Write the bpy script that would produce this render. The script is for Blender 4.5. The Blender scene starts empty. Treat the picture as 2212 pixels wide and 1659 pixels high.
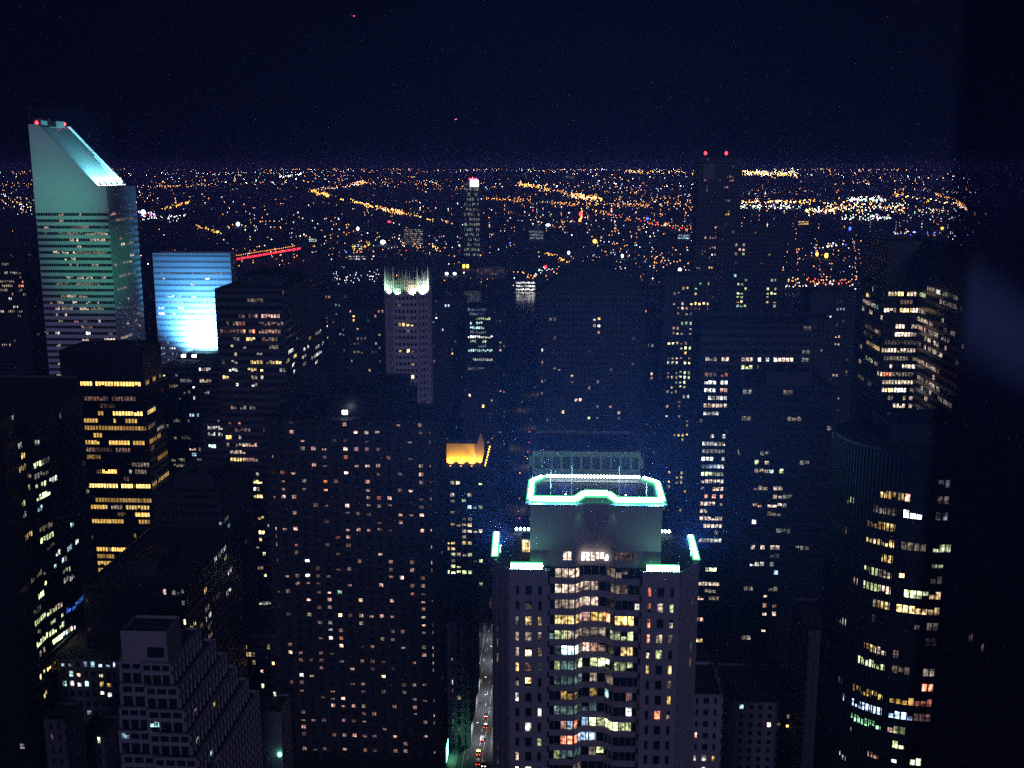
import bpy, math, random
from mathutils import Vector, Matrix
R = math.radians
rng = random.Random(11)
C = bpy.context.scene.collection
sc = bpy.context.scene

# ------------------------------------------------------------------ camera
F = 2325.0                                   # focal length in pixels of a 2212 x 1659 view of the photograph
PITCH = math.atan(470/2325); YAW = math.atan(116/2372.0)
EYE = Vector((0, 0, 255))
fw = Vector((-math.sin(YAW)*math.cos(PITCH), math.cos(YAW)*math.cos(PITCH), -math.sin(PITCH)))
rt = Vector((math.cos(YAW), math.sin(YAW), 0))
up = rt.cross(fw)
cam = bpy.data.cameras.new('camera'); camo = bpy.data.objects.new('camera', cam); C.objects.link(camo)
cam.sensor_width = 36; cam.lens = 36*F/2212; cam.clip_start = 0.05; cam.clip_end = 400000
m = Matrix((rt, up, -fw)).transposed().to_4x4(); m.translation = EYE; camo.matrix_world = m
cam.dof.use_dof = True; cam.dof.focus_distance = 600; cam.dof.aperture_fstop = 10
sc.camera = camo

# ------------------------------------------------------------------ night sky, fill light, exposure
w = bpy.data.worlds.new('World'); sc.world = w; w.use_nodes = True
nt = w.node_tree; bg = nt.nodes['Background']
sky = nt.nodes.new('ShaderNodeTexSky'); sky.sky_type = 'NISHITA'; sky.sun_disc = False
sky.sun_elevation = R(-8); sky.sun_rotation = R(180)
glow = nt.nodes.new('ShaderNodeMix'); glow.data_type = 'RGBA'; glow.blend_type = 'ADD'; glow.inputs[0].default_value = 1
glow.inputs[7].default_value = (0.010, 0.0055, 0.032, 1)          # city night air, violet blue
nt.links.new(sky.outputs[0], glow.inputs[6]); nt.links.new(glow.outputs[2], bg.inputs[0])
bg.inputs[1].default_value = 0.075
sun = bpy.data.lights.new('city_fill', 'SUN'); sun.energy = 0.40; sun.angle = R(12); sun.color = (0.50, 0.47, 1.0)  # dim fill from behind the viewer, added to stand in for city floodlight
suno = bpy.data.objects.new('city_fill', sun); C.objects.link(suno)
suno.rotation_euler = Vector((-0.22, 1, -0.30)).to_track_quat('-Z', 'Y').to_euler()
vs = sc.view_settings; vs.view_transform = 'Standard'; vs.look = 'None'; vs.exposure = 0; vs.gamma = 1; vs.use_curve_mapping = False
cy = sc.cycles
cy.max_bounces = 4; cy.diffuse_bounces = 2; cy.glossy_bounces = 2; cy.transparent_max_bounces = 8; cy.volume_bounces = 0
cy.sample_clamp_indirect = .05; cy.use_denoising = False; cy.caustics_reflective = False; cy.caustics_refractive = False
cy.use_adaptive_sampling = False

# ------------------------------------------------------------------ pixel -> place
def ray(u, v): return fw*F + rt*(u-1106) + up*(829.5-v)
def at_y(u, v, y): d = ray(u, v); return EYE + d*(y/d.y)
def at_z(u, v, z=0.0): d = ray(u, v); return EYE + d*((z-EYE.z)/d.z)
def proj(p):
    q = p-EYE; z = q.dot(fw); return (1106+F*q.dot(rt)/z, 829.5-F*q.dot(up)/z)
CR = {a+str(i+1): (i*553.0, o) for a, o in (('a', 212.2), ('b', 606.4), ('c', 925.3), ('d', 1244.3)) for i in range(4)}
for k in ('a2', 'a3', 'a4'): CR[k] = (CR[k][0], 303.2)

# ------------------------------------------------------------------ materials
def nodes(name):
    m = bpy.data.materials.new(name); m.use_nodes = True
    n = m.node_tree; return m, n, n.nodes['Principled BSDF'], n.nodes['Material Output']
def solid(name, col, rough=.7, var=.25, scale=.15, metal=0., spec=.4, bump=0):
    m, n, b, o = nodes(name)
    tc = n.nodes.new('ShaderNodeNewGeometry'); nz = n.nodes.new('ShaderNodeTexNoise')
    nz.inputs['Scale'].default_value = scale; nz.inputs['Detail'].default_value = 6; nz.inputs['Roughness'].default_value = .65
    n.links.new(tc.outputs['Position'], nz.inputs['Vector'])
    mx = n.nodes.new('ShaderNodeMix'); mx.data_type = 'RGBA'
    mx.inputs[6].default_value = (*[c*(1-var) for c in col], 1); mx.inputs[7].default_value = (*[min(1, c*(1+var)) for c in col], 1)
    n.links.new(nz.outputs[0], mx.inputs[0]); n.links.new(mx.outputs[2], b.inputs['Base Color'])
    b.inputs['Roughness'].default_value = rough; b.inputs['Metallic'].default_value = metal; b.inputs['Specular IOR Level'].default_value = spec
    if bump:
        bp = n.nodes.new('ShaderNodeBump'); bp.inputs['Strength'].default_value = bump; n.links.new(nz.outputs[0], bp.inputs['Height']); n.links.new(bp.outputs[0], b.inputs['Normal'])
    return m
def glow_mat(name, col, s, sample=False):
    m, n, b, o = nodes(name)
    b.inputs['Base Color'].default_value = (.02, .02, .02, 1)
    b.inputs['Emission Color'].default_value = (*col, 1); b.inputs['Emission Strength'].default_value = s
    m.cycles.emission_sampling = 'FRONT' if sample else 'NONE'
    return m
WCOL = {'y': ((1, .76, .30), (1, .64, .24)), 'o': ((1, .52, .10), (1, .72, .22)), 'w': ((.92, .93, 1), (.95, .92, .70)), 'p': ((1, .46, .36), (.98, .62, .48)),
        'r': ((1, .16, .10), (1, .45, .22)), 'b': ((.30, .55, 1), (.65, .85, 1)), 'g': ((.30, .85, .42), (.45, .95, .5)), 't': ((.35, .80, .85), (.6, .9, .8)),
        'c': ((.86, .64, .56), (1, .80, .50)), 'l': ((.85, .95, .40), (.7, .85, .45)), 's': ((1, .66, .36), (1, .76, .5)), 'a': ((1, .50, .10), (1, .64, .18)), 'v': ((1, .74, .26), (1, .62, .16)), 'n': ((.04, .12, 1), (.1, .3, 1))}
WSTR = {'': 1.05, '+': 2.7, 'd': .19, 'm': .52, '*': 14}
_wm = {}
def wmat(code):
    """a lit window: ceiling lamps, furniture, blinds and curtains behind the pane break the light up"""
    if code in _wm: return _wm[code]
    a, b2 = WCOL[code[0]]; s = WSTR[code[1:]]
    m, n, b, o = nodes('lit_window_'+code)
    g = n.nodes.new('ShaderNodeNewGeometry')
    def noise(sx, sz, scale, det=2):
        mp = n.nodes.new('ShaderNodeMapping'); mp.inputs['Scale'].default_value = (sx, sx, sz); n.links.new(g.outputs['Position'], mp.inputs[0])
        z = n.nodes.new('ShaderNodeTexNoise'); z.inputs['Scale'].default_value = scale; z.inputs['Detail'].default_value = det; n.links.new(mp.outputs[0], z.inputs['Vector']); return z
    def rampf(src, lo, hi, o0, o1):
        r = n.nodes.new('ShaderNodeMapRange'); r.inputs[1].default_value = lo; r.inputs[2].default_value = hi; r.inputs[3].default_value = o0; r.inputs[4].default_value = o1
        n.links.new(src, r.inputs[0]); return r.outputs[0]
    def mul(p, q):
        x = n.nodes.new('ShaderNodeMath'); x.operation = 'MULTIPLY'; n.links.new(p, x.inputs[0]); n.links.new(q, x.inputs[1]); return x.outputs[0]
    big = rampf(noise(.11, .23, 1, 1).outputs[0], .36, .64, .30, 1.55)
    blot = rampf(noise(.9, 1.1, 1, 2).outputs[0], .38, .64, .16, 1.8)
    strk = rampf(noise(2.6, .12, 1, 1).outputs[0], .38, .60, .38, 1.35)
    if code[0] in 'av':
        blot = rampf(noise(.9, 1.1, 1, 2).outputs[0], .3, .7, .55, 1.3); big = rampf(noise(.11, .23, 1, 1).outputs[0], .3, .7, .7, 1.25)
    k = mul(mul(big, blot), strk)
    st = n.nodes.new('ShaderNodeMath'); st.operation = 'MULTIPLY'; st.inputs[1].default_value = s; n.links.new(k, st.inputs[0])
    mx = n.nodes.new('ShaderNodeMix'); mx.data_type = 'RGBA'; mx.inputs[6].default_value = (*a, 1); mx.inputs[7].default_value = (*b2, 1)
    n.links.new(noise(.3, .4, 1, 1).outputs[0], mx.inputs[0])
    n.links.new(mx.outputs[2], b.inputs['Emission Color']); n.links.new(st.outputs[0], b.inputs['Emission Strength'])
    b.inputs['Base Color'].default_value = (.03, .03, .03, 1); b.inputs['Roughness'].default_value = .1
    m.cycles.emission_sampling = 'NONE'
    _wm[code] = m; return m

M = dict(
    fin=solid('dark_fins', (.022, .020, .026), .95, .2, .1, spec=.05), matt=solid('matt_black_panels', (.016, .015, .018), .9, .3, .1, spec=.15),
    blinds=solid('glass_with_blinds', (.17, .20, .24), .3, .6, .35), glass=solid('dark_glass', (.012, .013, .018), .12, .3, .2, spec=.5),
    dark=solid('dark_metal_panels', (.030, .029, .034), .55, .3, .1),
    black=solid('black_glass_panels', (.012, .012, .014), .35, .3, .1),
    brown=solid('bronze_panels', (.035, .026, .024), .5, .3, .1),
    grey=solid('grey_concrete', (.16, .155, .15), .85, .25, .08),
    slate=solid('slate_cladding', (.075, .075, .085), .8, .25, .08),
    pale=solid('pale_limestone', (.30, .285, .27), .85, .18, .12),
    brick=solid('buff_brick', (.50, .47, .44), .9, .2, .25),
    alu=solid('white_aluminium_panels', (.66, .68, .68), .45, .08, .05, spec=.5),
    lightgl=solid('pale_glass_panels', (.42, .46, .50), .35, .1, .05),
    stone=solid('grey_stone', (.26, .25, .27), .85, .15, .1),
    roof=solid('roof_felt', (.035, .034, .036), .95, .35, .12),
    asphalt=solid('asphalt', (.045, .045, .047), .8, .3, .08),
    pave=solid('pavement', (.18, .175, .17), .9, .2, .1),
    paint=solid('road_paint', (.7, .7, .66), .7, .1, .5),
    steel=solid('painted_steel', (.10, .10, .11), .5, .2, .5),
    water=solid('river_water', (.006, .009, .014), .12, .3, .004, spec=.5, bump=.02),
    land=solid('city_ground', (.030, .030, .032), .95, .4, .01),
    gold=solid('golden_stone', (.55, .42, .24), .8, .15, .3),
    bulb=glow_mat('white_lamp', (1, .97, .9), 9), cool=glow_mat('cool_lamp', (.72, .82, 1), 9), red=glow_mat('red_lamp', (1, .03, .05), 7),
    amber=glow_mat('amber_lamp', (1, .5, .06), 6), green=glow_mat('green_lamp', (.2, 1, .55), 5), blue=glow_mat('blue_lamp', (.05, .12, 1), 6),
    tail=glow_mat('tail_lamp', (1, .05, .03), 8), head=glow_mat('head_lamp', (.95, .97, 1), 10),
)

# ------------------------------------------------------------------ mesh helpers
class MB:
    def __init__(s): s.v = []; s.f = []; s.mi = []
    def face(s, pts, mi=0):
        i = len(s.v); s.v += [tuple(p) for p in pts]; s.f.append(tuple(range(i, i+len(pts)))); s.mi.append(mi)
    def obox(s, o, a, b, c, mi=0):
        o, a, b, c = Vector(o), Vector(a), Vector(b), Vector(c)
        if a.cross(b).dot(c) < 0: a, b = b, a
        i = len(s.v)
        s.v += [tuple(p) for p in (o, o+a, o+a+b, o+b, o+c, o+a+c, o+a+b+c, o+b+c)]
        for q in ((0, 3, 2, 1), (4, 5, 6, 7), (0, 1, 5, 4), (1, 2, 6, 5), (2, 3, 7, 6), (3, 0, 4, 7)): s.f.append(tuple(i+k for k in q)); s.mi.append(mi)
    def box(s, x0, x1, y0, y1, z0, z1, mi=0): s.obox((x0, y0, z0), (x1-x0, 0, 0), (0, y1-y0, 0), (0, 0, z1-z0), mi)
    def prism(s, plan, z0, z1, mi=0):
        n = len(plan); i = len(s.v)
        s.v += [(x, y, z0) for x, y in plan] + [(x, y, z1) for x, y in plan]
        for k in range(n): j = (k+1) % n; s.f.append((i+k, i+j, i+n+j, i+n+k)); s.mi.append(mi)
        s.f.append(tuple(i+n+k for k in range(n))); s.mi.append(mi); s.f.append(tuple(i+n-1-k for k in range(n))); s.mi.append(mi)
    def tube(s, p, q, r, n=6, mi=0, r2=None):
        p, q = Vector(p), Vector(q); d = (q-p).normalized(); a = d.orthogonal().normalized(); b = d.cross(a); i = len(s.v); r2 = r if r2 is None else r2
        s.v += [tuple(p+(a*math.cos(t)+b*math.sin(t))*r) for t in (2*math.pi*k/n for k in range(n))] + [tuple(q+(a*math.cos(t)+b*math.sin(t))*r2) for t in (2*math.pi*k/n for k in range(n))]
        for k in range(n): j = (k+1) % n; s.f.append((i+k, i+j, i+n+j, i+n+k)); s.mi.append(mi)
        s.f.append(tuple(i+n-1-k for k in range(n))); s.mi.append(mi); s.f.append(tuple(i+n+k for k in range(n))); s.mi.append(mi)
    def ball(s, c, r, sz=1., mi=0, seg=6, ring=4):
        c = Vector(c); i = len(s.v); s.v.append((c.x, c.y, c.z+r*sz))
        for a in range(1, ring):
            t = math.pi*a/ring
            for b in range(seg):
                h = 2*math.pi*b/seg; s.v.append((c.x+r*math.sin(t)*math.cos(h), c.y+r*math.sin(t)*math.sin(h), c.z+r*sz*math.cos(t)))
        s.v.append((c.x, c.y, c.z-r*sz)); e = len(s.v)-1
        for b in range(seg):
            d = (b+1) % seg
            s.f.append((i, i+1+b, i+1+d)); s.mi.append(mi)
            for a in range(ring-2):
                k = i+1+a*seg; s.f.append((k+b, k+seg+b, k+seg+d, k+d)); s.mi.append(mi)
            k = i+1+(ring-2)*seg; s.f.append((k+b, e, k+d)); s.mi.append(mi)
    def build(s, name, mats, parent=None, loc=None):
        L = parent.location if parent is not None and loc is None else (loc or Vector((0, 0, 0)))
        if parent is not None and parent.parent is not None and loc is None: L = parent.location+parent.parent.location
        L = Vector(L)
        me = bpy.data.meshes.new(name); me.from_pydata([(x-L.x, y-L.y, z-L.z) for x, y, z in s.v], [], s.f)
        mats = mats if isinstance(mats, (list, tuple)) else [mats]
        for mm in mats: me.materials.append(mm)
        if len(mats) > 1: me.polygons.foreach_set('material_index', s.mi)
        me.update()
        o = bpy.data.objects.new(name, me); C.objects.link(o)
        if parent is not None: o.parent = parent
        else: o.location = L
        return o
def tag(o, label=None, cat=None, group=None, kind=None):
    for k, v in (('label', label), ('category', cat), ('group', group), ('kind', kind)):
        if v: o[k] = v
    return o
def empty(name, loc, label, cat, group=None):
    o = bpy.data.objects.new(name, None); C.objects.link(o); o.location = loc; o.empty_display_size = 5
    return tag(o, label, cat, group)
def lamp(name, kind, loc, target, col, power, parent=None, **kw):
    l = bpy.data.lights.new(name, kind); l.color = col; l.energy = power
    for k, v in kw.items(): setattr(l, k, v)
    o = bpy.data.objects.new(name, l); C.objects.link(o)
    o.rotation_euler = (Vector(target)-Vector(loc)).to_track_quat('-Z', 'Y').to_euler()
    if parent is not None: o.parent = parent; o.location = Vector(loc)-parent.location
    else: o.location = loc
    return o

# ------------------------------------------------------------------ buildings
class Bld:
    def __init__(s, name, label, loc, cat='building', group=None):
        s.root = empty(name, loc, label, cat, group); s.faces = []; s.used = {}; s.wins = []; s.r = random.Random(label); s.irr = 1.
    def block(s, plan, z1, z0=0., fh=3.8, bay=1.6, lo=.28, hi=.86, wf=.9, glass='glass', clad='dark', zf=None, proud=.25, parapet=True, fins=0, cladding=True, bands=True, names=('walls', 'cladding')):
        wl = MB(); wl.prism(plan, z0, z1-(.9 if parapet else 0)); wl.build(names[0], M[glass], s.root)
        zf = z1 if zf is None else zf
        cl = MB(); n = len(plan)
        for i in range(n):
            a = Vector((*plan[i], 0)); b = Vector((*plan[(i+1) % n], 0)); e = b-a; wd = e.length
            if wd < .3: continue
            e /= wd; nr = Vector((e.y, -e.x, 0))
            if nr.y > .8: continue
            nb = max(1, round(wd/bay)); bw = wd/nb; nf = int((zf-z0)/fh)
            f = dict(a=a, e=e, n=nr, w=wd, z0=z0, zf=zf, fh=fh, nb=nb, bw=bw, nf=nf, lo=lo, hi=hi, wf=wf, id=len(s.faces))
            s.faces.append(f)
            if not cladding: continue
            if bands:
                tops = [(zf-fh+hi*fh, z1)] + [(zf-(k+2)*fh+hi*fh, zf-(k+1)*fh+lo*fh) for k in range(nf-1)]
                for p, q in tops:
                    if q > p+.05: cl.obox(a+Vector((0, 0, p)), e*wd, nr*proud, (0, 0, q-p))
            if wf < .985:
                pw = (1-wf)*bw
                for k in range(nb+1):
                    x = min(max(k*bw-pw/2, 0), wd-pw)
                    cl.obox(a+e*x+Vector((0, 0, z0)), e*pw, nr*(proud*(.55 if wf > .85 and bands else 1.15)), (0, 0, z1-z0-.003))
        if cl.v: cl.build(names[1], M[clad], s.root)
        if parapet:
            pb = MB()
            for i in range(n):
                a = Vector((*plan[i], 0)); b = Vector((*plan[(i+1) % n], 0)); e = b-a
                if e.length < .6: continue
                nr = Vector((e.y, -e.x, 0)).normalized()
                pb.obox(a+Vector((0, 0, z1-.9))-nr*.45, e, nr*.44, (0, 0, 1.0+.002*i))
            pb.build('parapet', M[clad], s.root)
            rb = MB(); cx = sum(p[0] for p in plan)/n; cyy = sum(p[1] for p in plan)/n
            rb.prism([(cx+(x-cx)*.985, cyy+(y-cyy)*.985) for x, y in plan], z1-.9, z1-.8); rb.build('roof', M['roof'], s.root)
    def plant(s, x0, x1, y0, y1, z, h, mat='dark', louvre=True):
        """rooftop plant room with louvred sides and a row of fans on top"""
        b = MB(); b.box(x0, x1, y0, y1, z-.9, z+h)
        if louvre:
            for k in range(int(h/.6)):
                zz = z+.3+k*.6; b.box(x0+.4, x1-.4, y0-.18, y0-.001, zz, zz+.3)
        nx = max(1, int((x1-x0)/6))
        for k in range(nx): b.tube((x0+(k+.5)*(x1-x0)/nx, (y0+y1)/2, z+h), (x0+(k+.5)*(x1-x0)/nx, (y0+y1)/2, z+h+1.1), min(1.6, (y1-y0)*.3), 10)
        b.build('plant_room', M[mat], s.root)
    def hit(s, u, v):
        d = ray(u, v); best = None
        for f in s.faces:
            dn = d.dot(f['n'])
            if dn > -1e-6: continue
            t = (f['a']-EYE).dot(f['n'])/dn
            if t <= 0: continue
            p = EYE+d*t; x = (p-f['a']).dot(f['e'])
            if -.4 <= x <= f['w']+.4 and f['z0']-1 <= p.z <= f['zf']+.5 and (best is None or t < best[0]): best = (t, f, x, p.z)
        return best
    def put(s, f, k, i0, i1, code, full=False):
        if k < 0 or k >= f['nf']: return
        us = s.used.setdefault((f['id'], k), set())
        bays = [i for i in range(max(0, i0), min(f['nb']-1, i1)+1) if i not in us]
        if not bays: return
        us.update(bays); s.wins.append((f, k, bays, code))
    def win(s, crop, rows, maxrun=6.2):
        ox, oy = CR[crop]
        for q in rows:
            if len(q) == 3: x0, y0, x1, y1, code = q[0]-18, q[1], q[0]+18, q[1], q[2]
            elif len(q) == 4: x0, x1, y0, code = q; y1 = y0
            else: x0, y0, x1, y1, code = q
            u0, v0, u1, v1 = ox+x0/4, oy+y0/4, ox+x1/4, oy+y1/4
            n = max(3, int(abs(u1-u0)/1.0)); got = {}
            for j in range(n+1):
                h = s.hit(u0+(u1-u0)*j/n, v0+(v1-v0)*j/n)
                if h: got.setdefault(h[1]['id'], []).append((h[2], h[3]))
            for fid, ps in got.items():
                f = s.faces[fid]; ps.sort(); zc = sum(p[1] for p in ps)/len(ps)
                k = int((f['zf']-zc)/f['fh'])
                a, b = ps[0][0], ps[-1][0]
                i0 = int(round(a/f['bw'])); i1 = int(round(b/f['bw']))-1
                if i1 < i0: i0 = i1 = int((a+b)/2/f['bw'])
                run = max(1, int(maxrun/f['bw'])); 
                for i in range(i0, i1+1, run): s.put(f, k, i, min(i+run-1, i1), code)
    def rand(s, n, codes, run=(1, 1), kmin=0):
        fs = [f for f in s.faces if (EYE-f['a']).dot(f['n']) > 5 and f['nf'] > kmin+1]
        if not fs: return
        for _ in range(n):
            f = s.r.choices(fs, [q['w']*abs((EYE-q['a']).normalized().dot(q['n'])) for q in fs])[0]
            k = s.r.randrange(kmin, f['nf']); i = s.r.randrange(f['nb']); r_ = s.r.randint(*run)
            s.put(f, k, i, i+r_-1, s.r.choice(codes))
    def finish(s, cap=100):
        order = {'*': 0, '+': 0, '': 1, 'm': 2, 'd': 3}
        ws = sorted(s.wins, key=lambda q: (order[q[3][1:]], -len(q[2])*q[0]['bw']*q[0]['fh']))
        rest = MB(); rm = []
        for j, (f, k, bays, code) in enumerate(ws):
            mb = MB() if j < cap else rest
            mi = 0
            if j >= cap:
                if code not in rm: rm.append(code)
                mi = rm.index(code)
            zb = f['zf']-(k+1)*f['fh']; fh, bw = f['fh'], f['bw']; z0, z1 = zb+(f['lo']+.03)*fh, zb+(f['hi']-.03)*fh
            tr = z0+(z1-z0)*.72
            for i in bays:
                x0, x1 = (i+.5-f['wf']/2)*bw+.05, (i+.5+f['wf']/2)*bw-.05
                npn = max(1, round((x1-x0)/1.7)); pw = (x1-x0)/npn
                for c in range(npn):
                    o = f['a']+f['e']*(x0+c*pw)+f['n']*.02
                    t = s.r.random()/s.irr; za, zb2 = z0, z1
                    if t < .13 and len(bays)*npn > 2: continue                     # a dark pane
                    if t < .30: zb2 = z0+(z1-z0)*s.r.uniform(.4, .8)               # blind half drawn
                    elif t < .42: za = z0+(z1-z0)*s.r.uniform(.2, .5)              # only the ceiling lamps show
                    mb.obox(o+Vector((0, 0, za)), f['e']*(pw-.10), f['n']*.06, (0, 0, zb2-za), mi)
            if j < cap and mb.v: mb.build('window', wmat(code), s.root)
        ws = None
        if rest.v: tag(rest.build('window', [wmat(c) for c in rm], s.root), kind='stuff')
def tower(name, label, u0, u1, v, D, depth=40, vref=None, plant=None, cat='building', **kw):
    """axis-aligned tower whose west front spans u0..u1 and whose roof edge is at v, at distance D"""
    vr = vref or v
    x0, x1 = at_y(u0, vr, D).x, at_y(u1, vr, D).x; z = at_y((u0+u1)/2, v, D).z
    b = Bld(name, label, Vector(((x0+x1)/2, D+depth/2, 0)), cat)
    b.block([(x0, D), (x1, D), (x1, D+depth), (x0, D+depth)], z, **kw)
    b.x0, b.x1, b.z, b.D, b.d = x0, x1, z, D, depth
    if plant: b.plant(x0+(x1-x0)*plant[0], x0+(x1-x0)*plant[1], D+depth*plant[2], D+depth*plant[3], z, plant[4])
    return b

# ------------------------------------------------------------------ ground, river, street
def sheet(name, x0, x1, y0, y1, z, mat):
    b = MB(); b.face([(x0, y0, z), (x1, y0, z), (x1, y1, z), (x0, y1, z)]); return tag(b.build(name, M[mat]), kind='structure')
b = MB(); gx = [-26000, -9000, -3000, -900, 900, 3000, 9000, 26000]; gy = [-600, 200, 1400, 3000, 6000, 9000]
for i in range(7):
    for j in range(5): b.face([(gx[i], gy[j], 0), (gx[i+1], gy[j], 0), (gx[i+1], gy[j+1], 0), (gx[i], gy[j+1], 0)])
tag(b.build('ground', M['land']), kind='structure')
HS = .0212                                              # long low upland that carries the lights up to the skyline
b = MB(); hy = [9000, 12000, 15000, 18600, 21000, 26000]; hzs = [(y-9000)*HS for y in hy[:4]]+[190, 0]
for i in range(5): b.face([(-26000, hy[i], hzs[i]), (26000, hy[i], hzs[i]), (26000, hy[i+1], hzs[i+1]), (-26000, hy[i+1], hzs[i+1])])
tag(b.build('hills', M['land']), kind='structure')
def gz(y): return max(0, (min(y, 18600)-9000)*HS)
def ghit(u, v, h=0):
    p = at_z(u, v, h)
    if p.y < 9000 and ray(u, v).z < 0: return p
    d = ray(u, v); t = (EYE.z-h+9000*HS)/(HS*d.y-d.z); return EYE+d*t
sheet('river', -9000, 9000, 1420, 2230, .3, 'water')
SX0, SX1 = -45.0, -31.5
b = MB(); b.box(SX0, SX1, 250, 1400, -.2, .02); rd = tag(b.build('road', M['asphalt']), kind='structure')
b = MB()
for y in range(260, 1390, 12):
    for x in (-40.5, -36.0): b.box(x-.08, x+.08, y, y+4, .02, .026)
for x in (SX0+2.6, SX1-2.6): b.box(x-.06, x+.06, 252, 1398, .02, .026)
tag(b.build('road_markings', M['paint']), kind='structure')
for nm, x0, x1 in (('pavement', SX0-4.2, SX0-.003), ('pavement', SX1+.003, SX1+4.2)):
    b = MB(); b.box(x0, x1, 250, 1400, -.2, .14); tag(b.build(nm, M['pave']), kind='structure')

# ------------------------------------------------------------------ the slant-roofed tower
D = 700; dep = 47
XL = at_y(62, 275, D).x; XR = at_y(234, 460, D).x
zhi = at_y(72, 268, D).z; zlo = at_y(218, 403, D).z; xp = at_y(83, 273, D).x; xs = at_y(212, 402, D).x; zf = at_y(150, 458, D).z
T = Bld('slant_roof_tower', 'tall aluminium banded tower with steeply slanted roof lit blue green', Vector(((XL+XR)/2, D+dep/2, 0)), 'tower')
T.block([(XL, D), (XR, D), (XR, D+dep), (XL, D+dep)], zlo-.6, fh=(at_y(150, 458, D).z-at_y(150, 712, D).z)/18.8, bay=1.5, lo=.40, hi=.86, wf=.93, clad='alu', zf=zf, parapet=False, proud=.35)
prof = [(XL, zlo-.6), (XR, zlo-.6), (XR, zlo), (xs, zlo), (xp, zhi), (XL, zhi)]
def profprism(y0, y1, pr):
    q = MB(); n = len(pr); A = [(x, y0, z) for x, z in pr]; B2 = [(x, y1, z) for x, z in pr]
    q.face(A); q.face(B2[::-1])
    for i in range(n): j = (i+1) % n; q.face([A[j], A[i], B2[i], B2[j]])
    return q
profprism(D-.35, D+1.4, prof).build('crown_wall', M['alu'], T.root)
profprism(D+dep-1.4, D+dep, prof).build('crown_wall', M['alu'], T.root)
dz = 1.3
body = [(XL+.4, zlo-.6), (XR-.4, zlo-.6), (XR-.4, zlo-.1), (xs-dz, zlo-.1), (xp-dz*.6, zhi-dz), (XL+.4, zhi-dz)]
sr = profprism(D+1.41, D+dep-1.41, body).build('sloped_roof', M['lightgl'], T.root)
q = MB()
for k in range(3):
    y = D+dep-4.5-k*3.2; x0 = xp+(xs-xp)*(.35+.15*k); z0 = zhi-dz+(zlo-zhi+dz-.1)*(.35+.15*k)
    q.tube((x0, y, z0+.7), (xs-dz-1, y, zlo+.9), .22, 6)
q.build('roof_pipes', M['alu'], T.root)
for (a, b2, h) in ((87, 104, 6.0), (117, 125, 4.6), (127, 136, 4.2)):
    x0, x1 = at_y(a, 262, D+18).x, at_y(b2, 262, D+18).x; q = MB(); q.box(x0, x1, D+8, D+20, zhi-dz-.5, zhi+h-2)
    for j in range(int((x1-x0)/.55)): q.box(x0+.1+j*.55, x0+.4+j*.55, D+7.8, D+7.999, zhi-dz, zhi+h-2.3)
    q.build('louvred_vent', M['slate'], T.root)
for (u, v, yy) in ((79, 265, D+3), (139, 268, D+dep-5)):
    p = at_y(u, v, yy); q = MB(); q.tube((p.x, p.y, zhi-dz-.2), (p.x, p.y, p.z-.6), .12, 6, 0); q.ball(p, 1.15, 1.1, 1); q.build('beacon', [M['steel'], M['red']], T.root)
# floodlight trough at the foot of the slope and the lights it holds
q = MB(); q.box(xs-dz+.3, xs-dz+1.5, D+2, D+dep-2, zlo-.099, zlo+.5, 0); q.box(xs-dz-.02+.5, xs-dz+1.3, D+2.3, D+dep-2.3, zlo+.5, zlo+.62, 1)
q.build('floodlight_trough', [M['steel'], M['cool']], T.root)
for k in range(5):
    y = D+5+k*(dep-10)/4
    lamp('trough_light', 'SPOT', (xs-dz+1.2, y, zlo+.95), (xs-dz-12, y+1.5, zlo+9.4), (.24, .90, 1), 150000, T.root, spot_size=R(100), spot_blend=.9, shadow_soft_size=.6)
T.win('a1', [(515,545,1005,'cm'),(680,700,1005,'cm'),(505,560,1058,'cm'),(995,1040,1050,'pm'),(390,410,1110,'cm'),(620,760,1110,'pd'),(380,400,1165,'cm'),(510,720,1165,'cd'),(740,925,1165,'cm'),
 (610,650,1222,'cm'),(665,690,1222,'c'),(780,920,1222,'cm'),(675,700,1278,'c'),(450,520,1330,'c'),(540,600,1330,'cm'),(640,670,1330,'c'),(680,920,1330,'cd'),(565,580,1385,'c'),(610,660,1385,'cm'),
 (605,625,1437,'cm'),(655,680,1437,'cm'),(800,850,1437,'cm'),(580,630,1545,'c'),(670,725,1545,'cm'),(745,800,1545,'cm'),(880,920,1545,'c'),(480,600,1600,'cd'),(650,860,1600,'cd'),
 (950,1000,990,'pm'),(1030,1150,1028,'cd'),(1050,1090,1290,'c'),(1120,1160,1335,'c'),(1060,1130,1400,'cm'),(985,1010,1435,'cm'),(1020,1170,1520,'cd'),(1030,1060,1200,'pd'),(1100,1160,1230,'cd'),(1140,1172,1150,'n')], 3.2)
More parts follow.
